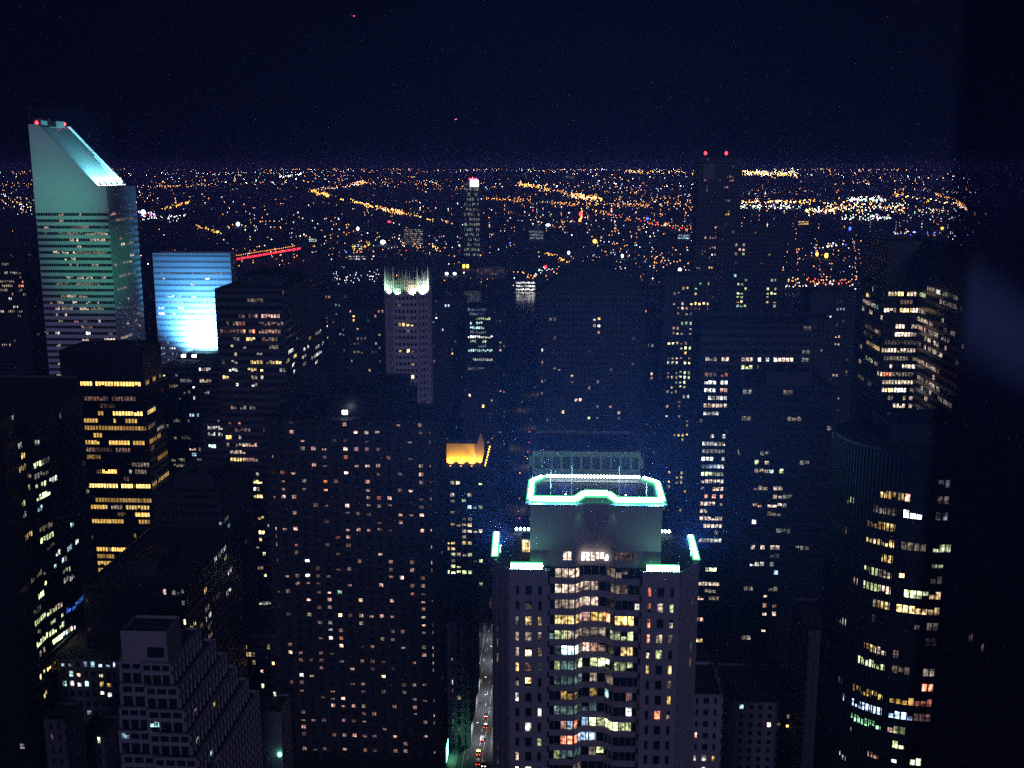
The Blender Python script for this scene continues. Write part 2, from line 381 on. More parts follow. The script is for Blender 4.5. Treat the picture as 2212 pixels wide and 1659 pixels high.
T.win('b1', [(530,660,130,'cm'),(680,750,130,'cm'),(430,460,182,'c'),(500,555,182,'cm'),(635,660,182,'c'),(745,775,182,'cm'),(840,860,182,'cm'),(470,520,235,'c'),(530,640,235,'cm'),(680,770,235,'c'),
 (790,900,235,'cd'),(480,495,288,'c'),(560,580,288,'c'),(640,670,340,'pm'),(855,870,340,'w'),(700,740,395,'cm'),(475,510,447,'w'),(750,780,447,'w+'),(710,770,497,'c'),(905,990,497,'c'),(485,530,550,'cm'),
 (355,420,775,'cd'),(345,430,912,'wm'),(495,530,912,'l'),(495,525,715,'cm'),(495,525,810,'cm'),(495,525,855,'cm'),(470,545,1165,'cm'),(465,545,1217,'w'),(405,480,1410,'wm'),(410,480,1460,'wm'),(500,565,1468,'pm'),
 (1095,1115,400,'y'),(1195,1215,410,'cm'),(1150,1180,330,'cm'),(1040,1140,490,'cm'),(1100,1115,150,'cm'),(1010,1100,60,'cd')], 3.2)
T.rand(30, ['cd', 'pd', 'cd'], (1, 6)); T.finish()

# ------------------------------------------------------------------ the blue floodlit tower and the podium its lamps stand on
B = tower('blue_lit_tower', 'flat topped office tower washed with blue floodlight and white hot at its foot', 333, 500, 547, 760, 14, 600, fh=4.2, bay=1.55, lo=.42, hi=.80, wf=.86, clad='lightgl', glass='blinds', proud=.18)
B.win('b1', [(1645,1680,65,'w+'),(1435,1505,118,'b+'),(1520,1570,118,'b'),(1655,1690,118,'w+'),(1435,1640,170,'b'),(1745,1840,170,'b+'),(1365,1380,222,'b+'),(1390,1430,222,'b+'),(1535,1580,222,'w+'),(1800,1840,222,'b+'),
 (1365,1425,275,'w+'),(1480,1515,275,'b+'),(1480,1520,580,'w'),(1570,1640,635,'b')], 3.5)
B.win('a1', [(1395,1960,1530,'cd'),(1645,1675,1530,'y'),(1400,1420,1583,'wm'),(1780,1810,1583,'w+'),(1645,1680,1640,'w+')], 3.5)
for f in B.faces[:1]:
    for k in range(1, 40):
        for i in range(f['nb']):
            if B.r.random() < .34 and k > 9: B.put(f, k, i, i, 'bm')
B.finish()
P = tower('podium_block', 'dark lower office block below the blue lit tower with white floodlights on its roof', 346, 476, 792, 690, 68, fh=3.9, bay=1.6, clad='slate', wf=.88)
P.win('b1', [(1400,1435,795,'l'),(1510,1530,830,'t'),(1555,1660,850,'wd'),(1720,1745,785,'w'),(1790,1820,770,'w'),(1660,1690,898,'w+'),(1725,1825,880,'cm'),(1670,1690,1000,'w'),(1505,1550,1205,'cm'),(1635,1730,1165,'b'),
 (1785,1810,1190,'y+'),(1510,1530,1355,'l'),(1650,1740,1465,'p'),(1660,1700,1520,'b'),(1660,1700,1605,'t'),(1460,1600,1530,'cd')])
P.win('c1', [(1645,1740,185,'p'),(1660,1700,243,'b'),(1660,1690,330,'b'),(1460,1600,255,'cd'),(1500,1620,310,'cd')])
P.rand(25, ['cd', 'wd'], (1, 4)); P.finish()
fl = empty('floodlight_bank', Vector((at_y(407, 786, 722).x, 722, P.z-.8)), 'pair of dazzling white floodlights on the podium roof aimed up at the blue tower', 'floodlight')
for u in (398, 421):
    p = at_y(u, 786, 722); z = P.z-.8; h = MB(); h.box(p.x-1.6, p.x+1.6, 721.2, 722.4, z, z+.5); h.tube((p.x-1.2, 722, z+.5), (p.x-1.2, 722, z+1.4), .12); h.tube((p.x+1.2, 722, z+.5), (p.x+1.2, 722, z+1.4), .12); h.build('stand', M['steel'], fl)
    h = MB(); h.box(p.x-1.7, p.x+1.7, 721.4, 722.6, z+1.4, z+3.0, 0); h.box(p.x-1.5, p.x+1.5, 721.2, 721.399, z+1.5, z+2.9, 1); h.box(p.x-1.5, p.x+1.5, 721.6, 722.5, z+3.0, z+3.08, 1); h.build('lamp_head', [M['steel'], M['cool']], fl)
    lamp('flood_beam', 'SPOT', (p.x-3, 738.5, z+3.2), (p.x-3, 760, z+24), (.09, .46, 1), 330000, fl, spot_size=R(124), spot_blend=1, shadow_soft_size=1.2)
    lamp('flood_beam', 'SPOT', (p.x+1, 738, z+3.2), (p.x+1, 760, z+13), (.34, .80, 1), 330000, fl, spot_size=R(100), spot_blend=1, shadow_soft_size=1.2)

# floodlight that washes the slanted tower's west wall, on a nearer roof
# ------------------------------------------------------------------ big dark block beside the blue tower
B = tower('wide_office_block', 'broad dark office block with flat roof right of the blue lit tower', 467, 612, 624, 545, 90, 680, fh=4.05, bay=1.7, lo=.30, hi=.80, wf=.88, clad='slate', plant=(.2, .85, .25, .7, 5, 'dark'))
B.win('b2', [(0,25,287,'pm'),(45,212,287,'p'),(30,215,357,'pd'),(30,215,428,'pm'),(80,155,565,'cm'),(180,195,565,'cm'),(0,45,635,'wm'),(0,48,705,'y'),(80,230,705,'y'),(25,50,765,'y+'),(40,55,845,'w'),(150,165,498,'o'),(0,10,895,'y'),
 (520,530,550,360,'cm'),(455,475,475,470,'o'),(350,505,370,490,'wm'),(440,580,455,565,'w'),(545,435,560,420,'w'),(515,450,535,440,'w'),(510,580,545,545,'w'),(570,540,585,530,'w'),(410,575,425,560,'w+'),(545,610,565,595,'w'),(480,660,540,610,'w'),
 (400,665,415,645,'y'),(325,640,350,625,'y'),(280,620,320,585,'w'),(260,710,290,690,'y'),(310,720,330,710,'w+'),(510,710,530,690,'w'),(320,800,345,775,'w'),(290,890,330,850,'w'),(420,640,430,630,'w')])
B.win('b1', [(2070,2212,290,'pd'),(2030,2050,355,'p'),(2060,2110,355,'r'),(1900,2080,425,'pd'),(2105,2125,418,'r'),(2175,2190,418,'r'),(2120,2200,497,'y+'),(1990,2010,560,'cm'),(2090,2130,560,'cm'),(2030,2060,640,'cm'),(2010,2065,697,'w'),(2175,2212,697,'y'),
 (1975,2070,770,'w'),(2135,2212,770,'y'),(1915,1980,838,'y'),(2180,2212,838,'cm'),(2030,2060,905,'w'),(2180,2212,905,'w'),(1970,1990,1210,'r'),(2045,2090,1210,'r'),(2030,2150,1280,'pd'),(1945,2010,1348,'o+'),(2050,2100,1335,'wm'),
 (1950,1980,1408,'cm'),(2030,2110,1408,'c'),(2130,2212,1408,'pm'),(1990,2115,1475,'cm'),(2000,2120,1540,'y'),(2135,2212,1540,'pm'),(2000,2080,1600,'y')])
B.win('c1', [(1990,2080,325,'y'),(2000,2110,395,'cm'),(1970,2040,455,'y+'),(2050,2130,455,'w'),(2150,2212,455,'y'),(1980,2130,520,'cm'),(2195,2212,520,'w+'),(1980,2140,580,'y+'),(2190,2212,580,'y'),(2055,2120,648,'p'),(2070,2160,900,'y+'),(2180,2212,900,'y'),
 (2010,2170,965,'y+'),(2185,2212,965,'y'),(2080,2170,1025,'w+'),(2190,2212,1025,'y'),(2010,2130,1075,'cm'),(2040,2190,1275,'cm'),(2100,2100,775,'p'),(2150,2150,775,'y')])
B.win('c2', [(0,18,130,'y'),(0,30,265,'cm'),(0,35,400,'w'),(0,45,460,'y+'),(0,45,525,'y'),(0,55,590,'y+'),(20,70,775,'y'),(0,75,900,'y+'),(0,75,960,'y'),(0,20,1025,'cm'),(65,90,1080,'l'),(65,100,1275,'l'),(40,120,1500,'wm')])
B.rand(40, ['cd', 'pd', 'wd', 'cd'], (1, 5)); B.finish()

# ------------------------------------------------------------------ block with orange windows
B = Bld('amber_window_block', 'black office block with long bands of amber lit windows at left', Vector((at_y(230, 900, 480).x, 492, 0)))
x0, x1 = at_y(137, 860, 480).x, at_y(311, 830, 480).x; z = at_y(230, 757, 480).z; ch = 9
B.block([(x0, 480), (x1, 480), (x1, 503), (x1-ch, 510), (x0+ch, 510), (x0, 503)], z, fh=3.52, bay=1.45, lo=.22, hi=.82, wf=.84, clad='black', glass='glass', zf=z-14); B.irr = .12
B.win('b1', [(685,810,903,'a+'),(820,950,903,'a+'),(955,1085,903,'a+'),(1095,1220,903,'a+'),(1240,890,1285,860,'a'),(1310,850,1340,830,'a'),(1370,825,1390,810,'pm'),(555,640,1027,'a+'),(740,1180,1022,'pd'),(580,690,1085,'pd'),(975,1105,1150,'v+'),(1115,1245,1150,'v+'),
 (1262,1130,1338,1090,'v+'),(840,905,1150,'am'),(570,605,1208,'a'),(610,840,1208,'a'),(980,1010,1210,'a'),(1090,1180,1210,'a'),(645,900,1272,'am'),(900,1250,1272,'am'),(655,670,1330,'a'),(805,895,1330,'a'),(595,715,1388,'a'),(730,860,1388,'a'),(930,990,1388,'a+'),
 (995,1130,1392,'a+'),(1160,1265,1388,'a'),(1283,1395,1383,1330,'a'),(885,1015,1630,'a+'),(1270,1270,1340,1230,'pm'),(1350,1270,1420,1230,'wm'),(640,690,1558,'n'),(1120,1150,1630,'wm'),(680,1120,1443,'pd')], 30)
B.win('c1', [(628,755,470,'v+'),(765,890,472,'v+'),(895,1030,475,'v+'),(1035,1155,478,'v+'),(1165,1300,480,'v+'),(1313,475,1460,375,'v'),(1410,430,1460,410,'cm'),(700,765,588,'v'),(815,1020,590,'am'),(1030,1300,597,'am'),(650,745,645,'a'),(785,900,650,'a'),(910,990,650,'a'),
 (1050,1080,652,'a'),(1130,1220,655,'v'),(805,940,708,'cm'),(960,1070,710,'cm'),(1090,1180,712,'v'),(1185,1305,712,'v'),(665,765,762,'am'),(1165,1310,772,'a+'),(665,790,820,'a'),(800,1060,825,'a'),(1200,1315,832,'am'),(690,820,1050,'a'),(825,945,1052,'a'),(975,1080,1054,'a+'),
 (1095,1170,1055,'a'),(700,820,1103,'a'),(830,1000,1105,'am'),(1175,1205,1107,'v+'),(705,765,1163,'am'),(790,825,1165,'am'),(835,960,1165,'a'),(965,1070,1168,'a'),(840,970,1222,'a'),(715,735,1275,'a'),(755,965,1277,'a+'),(755,905,1332,'a+'),(1360,290,1445,245,'am')], 30)
B.rand(25, ['pd', 'od', 'cd'], (1, 6)); B.finish(); AMB = B
fb = empty('roof_floodlight', Vector((x1-10, 500, z)), 'green floodlight on the amber windowed roof aimed at the slant roofed tower', 'floodlight')
h = MB(); h.box(x1-11, x1-9, 499, 501, z-.8, z+.1); h.tube((x1-10, 500, z), (x1-10, 500, z+1.2), .15); h.box(x1-11, x1-9, 499.6, 500.6, z+1.2, z+2.4); h.build('housing', M['steel'], fb)
h = MB(); h.box(x1-10.8, x1-9.2, 500.601, 500.66, z+1.3, z+2.3); h.build('lens', M['green'], fb)
for tu, tv, col, pw, ss in ((120, 385, (.22, .95, .78), 330000, 19), (130, 440, (.10, .95, .52), 250000, 15), (205, 575, (.08, .95, .50), 420000, 19)):
    lamp('flood_beam', 'SPOT', (x1-10, 501.5, z+1.8), at_y(tu, tv, 700), col, pw*1.5, fb, spot_size=R(ss), spot_blend=1, shadow_soft_size=1)

# ------------------------------------------------------------------ tall dark slab with pinkish windows
B = tower('dark_slab_tower', 'huge dark glass slab with scattered pinkish windows, largest building left of the street', 571, 943, 908, 430, 34, fh=3.52, bay=4.55, lo=.30, hi=.76, wf=.40, clad='dark', proud=.14)
SL = B; _w = B.win
def dimmer(cp, rows):                                    # most of this slab's flats are lit by one small lamp
    _w(cp, [(*q[:-1], (q[-1][:-1] if q[-1][-1] == '+' and B.r.random() < .5 else q[-1])+('m' if len(q[-1]) == 1 and B.r.random() < .75 else '')) for q in rows])
B.plant(B.x0+24, B.x0+60, 442, 460, B.z, 9, 'black'); B.plant(B.x0+4, B.x0+20, 440, 458, B.z, 5, 'black')
dimmer('c2', [(838,40,'p'),(957,40,'w+'),(1050,40,'p'),(1365,115,'pm'),(1470,117,'p'),(535,178,'p'),(630,180,'p'),(745,180,'p+'),(850,180,'pm'),(960,180,'pm'),(130,245,'p'),(750,250,'rm'),(1170,252,'p'),(520,318,'p'),(625,320,'pm'),(855,322,'p'),(970,324,'s'),(1075,325,'pm'),
 (115,380,'pm'),(225,382,'rm'),(310,385,'p'),(768,393,'p+'),(1020,396,'p'),(1390,398,'pm'),(230,455,'p'),(620,458,'r+'),(1000,462,'pm'),(1395,466,'p'),(235,525,'pd'),(630,530,'r+'),(1315,538,'p+'),(1380,540,'p+'),(140,592,'p'),(235,592,'p'),(330,594,'p'),(1010,600,'p'),(1095,602,'r'),(1200,602,'p+'),
 (785,668,'p+'),(960,670,'c'),(1030,672,'cm'),(1185,670,'p'),(1400,676,'pm'),(1405,745,'p+'),(775,738,'pd'),(155,860,'p'),(255,862,'p'),(340,865,'p+'),(765,872,'pm'),(875,874,'p'),(1010,876,'pm'),(1405,883,'p+'),(1505,885,'p'),(155,1030,'p'),(345,1028,'r'),(1510,1054,'pm'),(1100,1115,'s+'),
 (480,1175,'w*'),(1200,1185,'pm'),(1520,1190,'p'),(485,1248,'w*'),(800,1245,'pm'),(285,1293,'p'),(490,1298,'pm'),(1210,1318,'p'),(1305,1320,'p+'),(390,1365,'p'),(495,1362,'p'),(1105,1380,'p'),(1310,1385,'pm'),(1418,1387,'s'),(185,1423,'p'),(295,1425,'pd'),(597,1437,'p'),(733,1437,'g+'),(1318,1450,'r'),
 (500,1497,'p'),(595,1500,'pm'),(905,1505,'s+'),(1215,1515,'p'),(1420,1517,'p'),(505,1563,'p'),(1430,1582,'pd'),(507,1627,'s'),(718,1632,'s+'),(920,1635,'s'),(1012,1640,'p'),(1220,1643,'p'),(1420,1642,'c')])
dimmer('d2', [(1430,438,'p+'),(680,422,'w'),(920,422,'cm'),(690,485,'w'),(630,548,'w+'),(760,548,'r'),(728,612,'p'),(1230,620,'s'),(1547,632,'s'),(335,660,'s'),(525,665,'p'),(1437,692,'p'),(533,730,'p'),(1553,757,'c'),(540,793,'pm'),(380,850,'w'),(440,853,'s'),(1145,872,'s+'),(362,968,'p'),(643,980,'p'),
 (757,1045,'p+'),(1357,1065,'pd'),(1447,1068,'pd'),(850,1108,'pm'),(953,1110,'s'),(1052,1178,'p'),(1565,1190,'pm'),(470,1218,'pd'),(768,1220,'pd'),(1562,1250,'s'),(380,1330,'p'),(768,1348,'pm'),(866,1353,'p+'),(967,1353,'p'),(1065,1357,'pd'),(1168,1360,'pm'),(1462,1367,'p'),(400,1510,'pm'),(490,1514,'pm'),
 (585,1517,'p'),(783,1528,'p+'),(985,1533,'pm'),(1168,1537,'p'),(1268,1540,'pm'),(1570,1548,'p'),(400,1572,'pd'),(490,1574,'pm'),(590,1576,'c'),(1078,1590,'c'),(1375,1604,'p'),(1150,1590,1650,'l'),(980,1030,1642,'c')])
B.rand(200, ['pd', 'cd', 'pd', 'pd', 'pm'], (1, 1)); B.finish(100)
# lit roof lamp on the slab
p = at_y(745, 891, 436)
q = MB(); q.tube((p.x, p.y, B.z-.8), (p.x, p.y, p.z-.9), .12, 6, 0); q.box(p.x-1.1, p.x-.12, p.y-.5, p.y+.3, p.z-.8, p.z+.9, 1); q.box(p.x+.12, p.x+1.1, p.y-.5, p.y+.3, p.z-.8, p.z+.9, 1)
tag(q.build('roof_lamp', [M['steel'], M['cool']]), 'twin blue white lamp glaring on the roof of the dark slab', 'lamp')

# ------------------------------------------------------------------ floodlit crown tower (old brick skyscraper)
D = 640
x0, x1 = at_y(852, 760, D).x, at_y(904, 760, D).x; c = 5.6; z = at_y(878, 632, D).z
B = Bld('brick_crown_tower', 'slender buff brick tower topped by a spiky green white floodlit crown', Vector(((x0+x1)/2, D+12, 0)), 'tower')
plan = [(x0, D), (x1, D), (x1+c, D+c), (x1+c, D+19), (x1, D+19+c), (x0, D+19+c), (x0-c, D+19), (x0-c, D+c)]
B.block(plan, z, fh=(at_y(878, 606.4+540/4, D).z-at_y(878, 606.4+932/4, D).z)/7, bay=2.55, lo=.30, hi=.80, wf=.66, clad='brick', zf=z-1.5, proud=.5)
B.win('b2', [(1237,365,'y'),(1272,365,'y+'),(1322,365,'y+'),(1358,365,'y+'),(1247,598,'o'),(1330,598,'o+'),(1365,712,'o'),(1340,820,'y+'),(1318,305,'cm'),(1322,410,'wd')]); B.rand(8, ['cd', 'od'])
B.finish()
cr = MB(); zb = z-1.5; n = 8
for i in range(n):
    a = Vector((*plan[i], 0)); b2 = Vector((*plan[(i+1) % n], 0)); e = b2-a; L = e.length; e /= L; nr = Vector((e.y, -e.x, 0)); ns = max(5, int(L/1.1))
    for k in range(ns+1):
        t = k/ns; h = 6.0+5.5*math.sin(math.pi*t)**1.2+(2.6 if k % 2 else 0); x = t*L
        cr.obox(a+e*(x-.14)+Vector((0, 0, zb)), e*.28, nr*.3, (0, 0, h)); cr.tube(a+e*x+nr*.15+Vector((0, 0, zb+h)), a+e*x+nr*.15+Vector((0, 0, zb+h+1.6)), .16, 4, 0, .03)
    for k in range(ns):                                         # crossing gothic tracery
        p0, p1 = a+e*(k*L/ns), a+e*((k+1)*L/ns)
        for s_ in range(4):
            zz = zb+.6+s_*2.1
            cr.tube(p0+Vector((0, 0, zz)), p1+Vector((0, 0, zz+2.1)), .13, 4); cr.tube(p1+Vector((0, 0, zz)), p0+Vector((0, 0, zz+2.1)), .13, 4)
    cr.obox(a-nr*1.2+Vector((0, 0, zb)), e*L, nr*.9, (0, 0, 6.0+.01*i))
    cr.tube(a+Vector((0, 0, zb-6)), a+Vector((0, 0, zb+9)), .75, 6); cr.tube(a+Vector((0, 0, zb+9)), a+Vector((0, 0, zb+17)), .7, 6, 0, .04)
cr.build('crown', M['pale'], B.root)
q = MB()
for (px, py) in ((x0+2, D-1.6), (x1-2, D-1.6), (x1+c+.6, D+c-2), (x0-c+1, D+c-3.4)): q.box(px-.5, px+.5, py-.4, py+.4, zb-1, zb-.4)
q.build('lamp_bracket', M['steel'], B.root)
for (px, py, tx, ty, col, pw) in ((x0+2.5, D-1.8, x0+3, D, (.45, 1, .62), 10400), (x1-2.5, D-1.8, x1-4, D, (.95, 1, .62), 20800), (x1+c*.9, D-.6, x1+c*.5, D+c*.5, (.72, 1, .8), 36000), (x0-c*.9, D-.4, x0-c*.5, D+c*.5, (.6, 1, .75), 20800)):
    lamp('crown_light', 'SPOT', (px, py, zb-.2), (tx, ty, zb+7), col, pw, B.root, spot_size=R(110), spot_blend=.8, shadow_soft_size=.3)

# ------------------------------------------------------------------ far left towers
B = Bld('greenish_window_tower', 'faceted dark tower with slanting rows of yellow green windows at the left edge', Vector((-150, 350, 0)))
def pl(u, v, y): p = at_y(u, v, y); return (p.x, p.y)
z = at_y(110, 905, 345).z
plan = [pl(-60, 1100, 318), pl(42, 1100, 318), pl(78, 1100, 330), pl(74, 1100, 336), pl(135, 1100, 352), pl(133, 1100, 358), pl(196, 1100, 385), pl(190, 1100, 420), pl(-60, 1100, 420)]
B.block(plan, z, fh=3.75, bay=1.6, lo=.26, hi=.80, wf=.88, clad='slate', zf=z-1.5)
B.win('c1', [(140,390,230,330,'y'),(285,365,375,330,'l+'),(230,425,265,400,'cm'),(300,450,410,390,'wm'),(430,480,490,450,'w'),(305,530,395,495,'l+'),(230,515,275,470,'lm'),(175,650,235,590,'l+'),(305,620,360,590,'l'),(370,610,430,545,'l+'),(180,750,230,690,'wm'),(330,710,380,690,'bm'),
 (205,990,275,920,'o'),(345,940,470,870,'l+'),(340,860,450,790,'cd'),(335,1420,395,1350,'l+'),(200,250,'y+'),(335,280,385,240,'cm'),(280,105,330,95,'wm'),(545,1345,640,1250,'wm'),(550,1220,590,1185,'l'),(605,890,640,860,'t'),(500,1040,'w'),(600,1060,'b'),(540,1105,'b'),(640,970,670,950,'w'),
 (420,1570,470,1530,'l'),(480,1530,530,1500,'cm'),(345,1640,410,1590,'l'),(440,1640,480,1625,'l+'),(520,1655,560,1630,'l+'),(575,1590,720,1440,'n'),(620,1590,720,1470,'t'),(250,1250,380,1230,'cd'),(480,1200,'t'),(170,190,'wm')])
B.win('d1', [(330,150,395,80,'l'),(420,280,470,260,'l'),(300,430,410,330,'l'),(430,375,485,345,'y+'),(500,430,560,360,'l+'),(445,425,485,415,'o+'),(320,585,440,475,'l+'),(310,520,350,480,'lm'),(450,520,500,500,'l+'),(500,510,570,440,'l+'),(455,600,500,570,'l+'),(330,640,380,600,'cm'),(420,760,475,690,'y+'),
 (350,910,470,780,'y+'),(375,1060,405,1010,'y+'),(640,430,655,405,'b+'),(610,480,625,460,'p+'),(560,530,575,515,'t')])
B.rand(45, ['ld', 'cd', 'wd', 'cd'], (1, 4)); B.finish()
B = tower('left_edge_block', 'unlit black block at the left edge below the faceted tower', -90, -2, 905, 290, 8, clad='black', fh=3.7); B.rand(6, ['cd', 'wd']); B.finish()
B = tower('far_left_tower', 'far dark tower with fine slanting dotted windows left of the slant roofed tower', -70, 58, 548, 880, 70, 640, fh=3.6, bay=1.6, wf=.6, clad='dark')
B.win('a1', [(20,1430,80,1415,'cd'),(30,1520,130,1470,'wm'),(10,1600,120,1550,'cm'),(70,1540,175,1500,'cd'),(185,1585,200,1580,'r+'),(160,1630,215,1620,'r'),(10,1640,110,1600,'cm')]); B.win('b1', [(0,255,30,255,'w'),(75,270,200,245,'cm'),(105,220,155,210,'w'),(85,150,'w'),(180,90,'o'),(0,20,60,10,'cm'),(0,90,60,85,'cm'),(20,550,110,545,'cm')])
B.rand(40, ['cd', 'wd', 'cm'], (1, 3)); B.finish()

# ------------------------------------------------------------------ terraced pale block in the lower left
TB = Bld('terraced_block', 'pale stepped block with terraces and dark square windows, bottom left foreground', Vector((at_y(320, 1450, 300).x, 315, 0)))
def z_at(u, v, y): return at_y(u, v, y).z
tiers = [(261, 360, 1364, 300.0, 12, 0), (257, 371, 1431, 299.0, 26, 2), (260, 388, 1496, 296.5, 34, 2), (258, 400, 1541, 294.0, 40, 2), (257, 412, 1585, 291.5, 46, 2), (263, 427, 1632, 289.0, 52, 2), (263, 440, 1680, 286.5, 58, 2)]
zs_ = [z_at(300, t[2], t[3]) for t in tiers]
zs_ = [zs_[0]] + [zs_[1]-6.4*i for i in range(len(tiers)-1)]
for i, (u0, u1, v, y, dd, nf) in enumerate(tiers):
    xa, xb = at_y(u0, v+20, y).x, at_y(u1, v+20, y).x; xm = xa+(xb-xa)*.44; zb = zs_[i+1] if i+1 < len(tiers) else 0
    if i == 0:
        TB.block([(xa, y), (xb, y), (xb, y+dd), (xa, y+dd)], zs_[0], zb-1, fh=50, glass='stone', cladding=False, clad='stone', names=('penthouse', 'cladding'))
        q = MB(); q.box(xa+(xb-xa)*.56, xb-1.0, y-.06, y-.002, zb+1.2, zb+4.6); q.build('penthouse_opening', M['black'], TB.root)
        continue
    pn = [(xa, y+1.1), (xm, y+1.1), (xm, y), (xb, y), (xb, y+dd), (xa, y+dd)]
    TB.block(pn, zs_[i], zb-(1 if zb else 0), fh=3.2, bay=3.3, lo=.2, hi=.80, wf=.82, clad='stone', proud=.4, names=('tier', 'cladding'), parapet=True)
TB.win('d1', [(1320,1350,1280,'t'),(1090,1110,1405,'bm'),(1665,1220,1680,1200,'c'),(1705,1420,1720,1380,'wm'),(1805,1510,1820,1475,'t'),(1850,1610,1880,1550,'w+'),(1845,1130,1865,1090,'y'),(1930,1470,1960,1410,'y')]); TB.finish()
B = tower('black_roof_block', 'low black block with a bare roof behind the pale terraced block', 180, 400, 1268, 340, 62, fh=3.6, bay=1.6, wf=.7, clad='black', plant=(.3, .6, .2, .5, 4, 'black'))
B.win('c1', [(1760,1425,1800,1400,'y'),(1950,1430,1990,1370,'w'),(1840,1100,1870,1090,'w'),(1880,1080,1950,990,'w'),(1930,1170,1960,1130,'l'),(1960,1270,2000,1220,'w'),(1870,1020,1900,980,'w'),(1915,1050,1935,1040,'w'),(1925,950,1950,930,'t'),(1770,1590,1810,1560,'cm'),(1840,1460,1900,1400,'wd')])
B.win('d1', [(1760,155,1805,130,'y+'),(1950,140,1985,105,'l'),(1440,183,'p'),(1525,183,'w'),(1610,195,'wd'),(1780,310,1810,280,'cm'),(1780,385,1820,360,'w'),(1610,1690,423,'y+'),(1720,410,1750,390,'cm'),(1790,450,1830,430,'cm'),(1800,520,1830,510,'cm'),(1675,650,'p'),(1820,588,'w')]); B.rand(12, ['cd', 'wd'], (1, 3)); B.finish()
B = tower('shadow_block', 'unlit block between the amber windows and the dark slab', 330, 478, 1064, 405, 42, fh=3.6, bay=1.7, wf=.7, clad='dark', plant=(.2, .8, .2, .7, 5, 'dark'))
B.win('c1', [(1870,1020,1900,980,'wm'),(1910,940,1960,900,'w'),(1920,820,1975,780,'wm'),(1905,880,1925,860,'w'),(1970,880,1985,860,'t'),(1515,965,'pd'),(1530,860,'pd')]); B.rand(10, ['cd', 'pd'], (1, 2)); B.finish()
B = tower('glass_corner_block', 'narrow office block with dim white windows behind the shadowed block', 436, 492, 905, 600, 40, fh=3.7, bay=1.6, clad='slate', wf=.85)
B.win('b1', [(1820,1900,1135,'cm'),(1845,1910,1025,'t'),(1890,1910,1225,'wm'),(1790,1920,1290,'wm'),(1790,1855,1345,'w'),(1800,1860,1450,'t+'),(1780,1050,'w'),(1905,1335,'w')]); B.win('c1', [(1790,1860,70,'w'),(1800,1860,170,'t+'),(1820,1845,370,'y'),(1885,1950,352,'y'),(1820,1850,420,'y'),(1930,1950,400,'cm')]); B.rand(14, ['cd'], (1, 3)); B.finish()
B = tower('corner_pale_block', 'low pale walled block with small bluish windows in the lower left corner', 96, 256, 1425, 330, 30, fh=3.6, bay=2.6, wf=.55, clad='slate')
B.win('d1', [(520,720,'b'),(600,718,'bm'),(725,712,'b'),(805,715,'b'),(858,718,'b'),(905,716,'b'),(965,720,'b'),(668,808,'p'),(858,850,'c'),(625,885,'t'),(680,885,'t'),(553,958,'t+'),(630,962,'w+'),(688,965,'w+'),(765,968,'t+'),(872,942,'o'),(930,942,'o'),(877,1005,'w+'),(937,1005,'w+'),(768,1230,'wd'),(877,1268,'t+')]); B.finish()
B = tower('corner_dark_block', 'dim stone block with a slanting roof line in the very bottom left corner', 96, 140, 1555, 262, 10, fh=3.6, bay=2.6, wf=.5, clad='slate'); B.rand(4, ['cd']); B.finish()
B = tower('corner_low_block', 'dim low block with one yellow lamp, bottom left beside the terraced block', 168, 225, 1588, 285, 12, fh=3.5, bay=2.6, wf=.55, clad='slate'); B.win('d1', [(870,1460,'l+')]); B.rand(6, ['cd']); B.finish()
B = tower('lit_gap_block', 'narrow block with stacked yellow windows in the gap left of the dark slab', 492, 592, 1372, 420, 30, fh=3.6, bay=1.7, wf=.8, clad='slate')
B.win('d1', [(1965,2085,370,'w'),(2070,2145,578,'y+'),(2070,2145,645,'y+'),(2090,2165,710,'y+'),(2180,2212,712,'cm'),(2050,770,2075,750,'y'),(1990,2020,800,'r'),(2190,2212,780,'y'),(2040,2140,1050,'y'),(1970,1130,2010,1080,'y')]); B.win('d2', [(60,835,'p+'),(65,965,'l+'),(95,600,'y'),(140,720,'y+'),(150,1030,'w+'),(0,775,'y+')]); B.rand(10, ['cd', 'wd'], (1, 2)); B.finish()
B = tower('pale_low_wall_block', 'low block with a blank pale wall at the foot of the dark slab', 512, 606, 1538, 405, 16, fh=40, clad='stone', glass='stone', cladding=False)
q = MB(); q.box(B.x0+1, B.x1-1, 404.6, 404.999, B.z-6, B.z-4.8); q.build('ledge', M['stone'], B.root)
p = at_y(604, 1630, 404); q = MB(); q.ball(p, 1.0); q.build('wall_lamp', M['green'], B.root); B.finish()

# ------------------------------------------------------------------ the stone tower with the glowing roof outline
NEON = glow_mat('neon_tube', (.34, 1.0, .74), 240, True)
NRIM = glow_mat('green_glow_rim', (.12, 1, .36), 1.3)  # green fringe of the tubes' glow, added as a glowing border
D0 = 248.0; HB = D0+27
def X(u, v, y): return at_y(u, v, y).x
zs = at_y(1130, 1229, D0).z; zc = at_y(1200, 1082, 250).z; ybk = 250+19.5
cx = [X(1101, 1222, D0), X(1184, 1222, D0), X(1243, 1222, D0+1), X(1260, 1222, D0+3.2), X(1312, 1222, D0+3.2), X(1330, 1222, D0+1), X(1388, 1222, D0), X(1470, 1222, D0)]
xl, xr = X(1067, 1207, D0+7), X(1507, 1207, D0+7)
H = Bld('neon_crown_tower', 'grey stone tower with glowing green outline round its flat roof, centre foreground', Vector(((xl+xr)/2, D0+14, 0)), 'tower')
fh = (at_y(1222, 1240, D0+1).z-at_y(1222, 1632, D0+1).z)/12; zf = at_y(1222, 1240, D0+1).z+1.56*fh
H.irr = .3
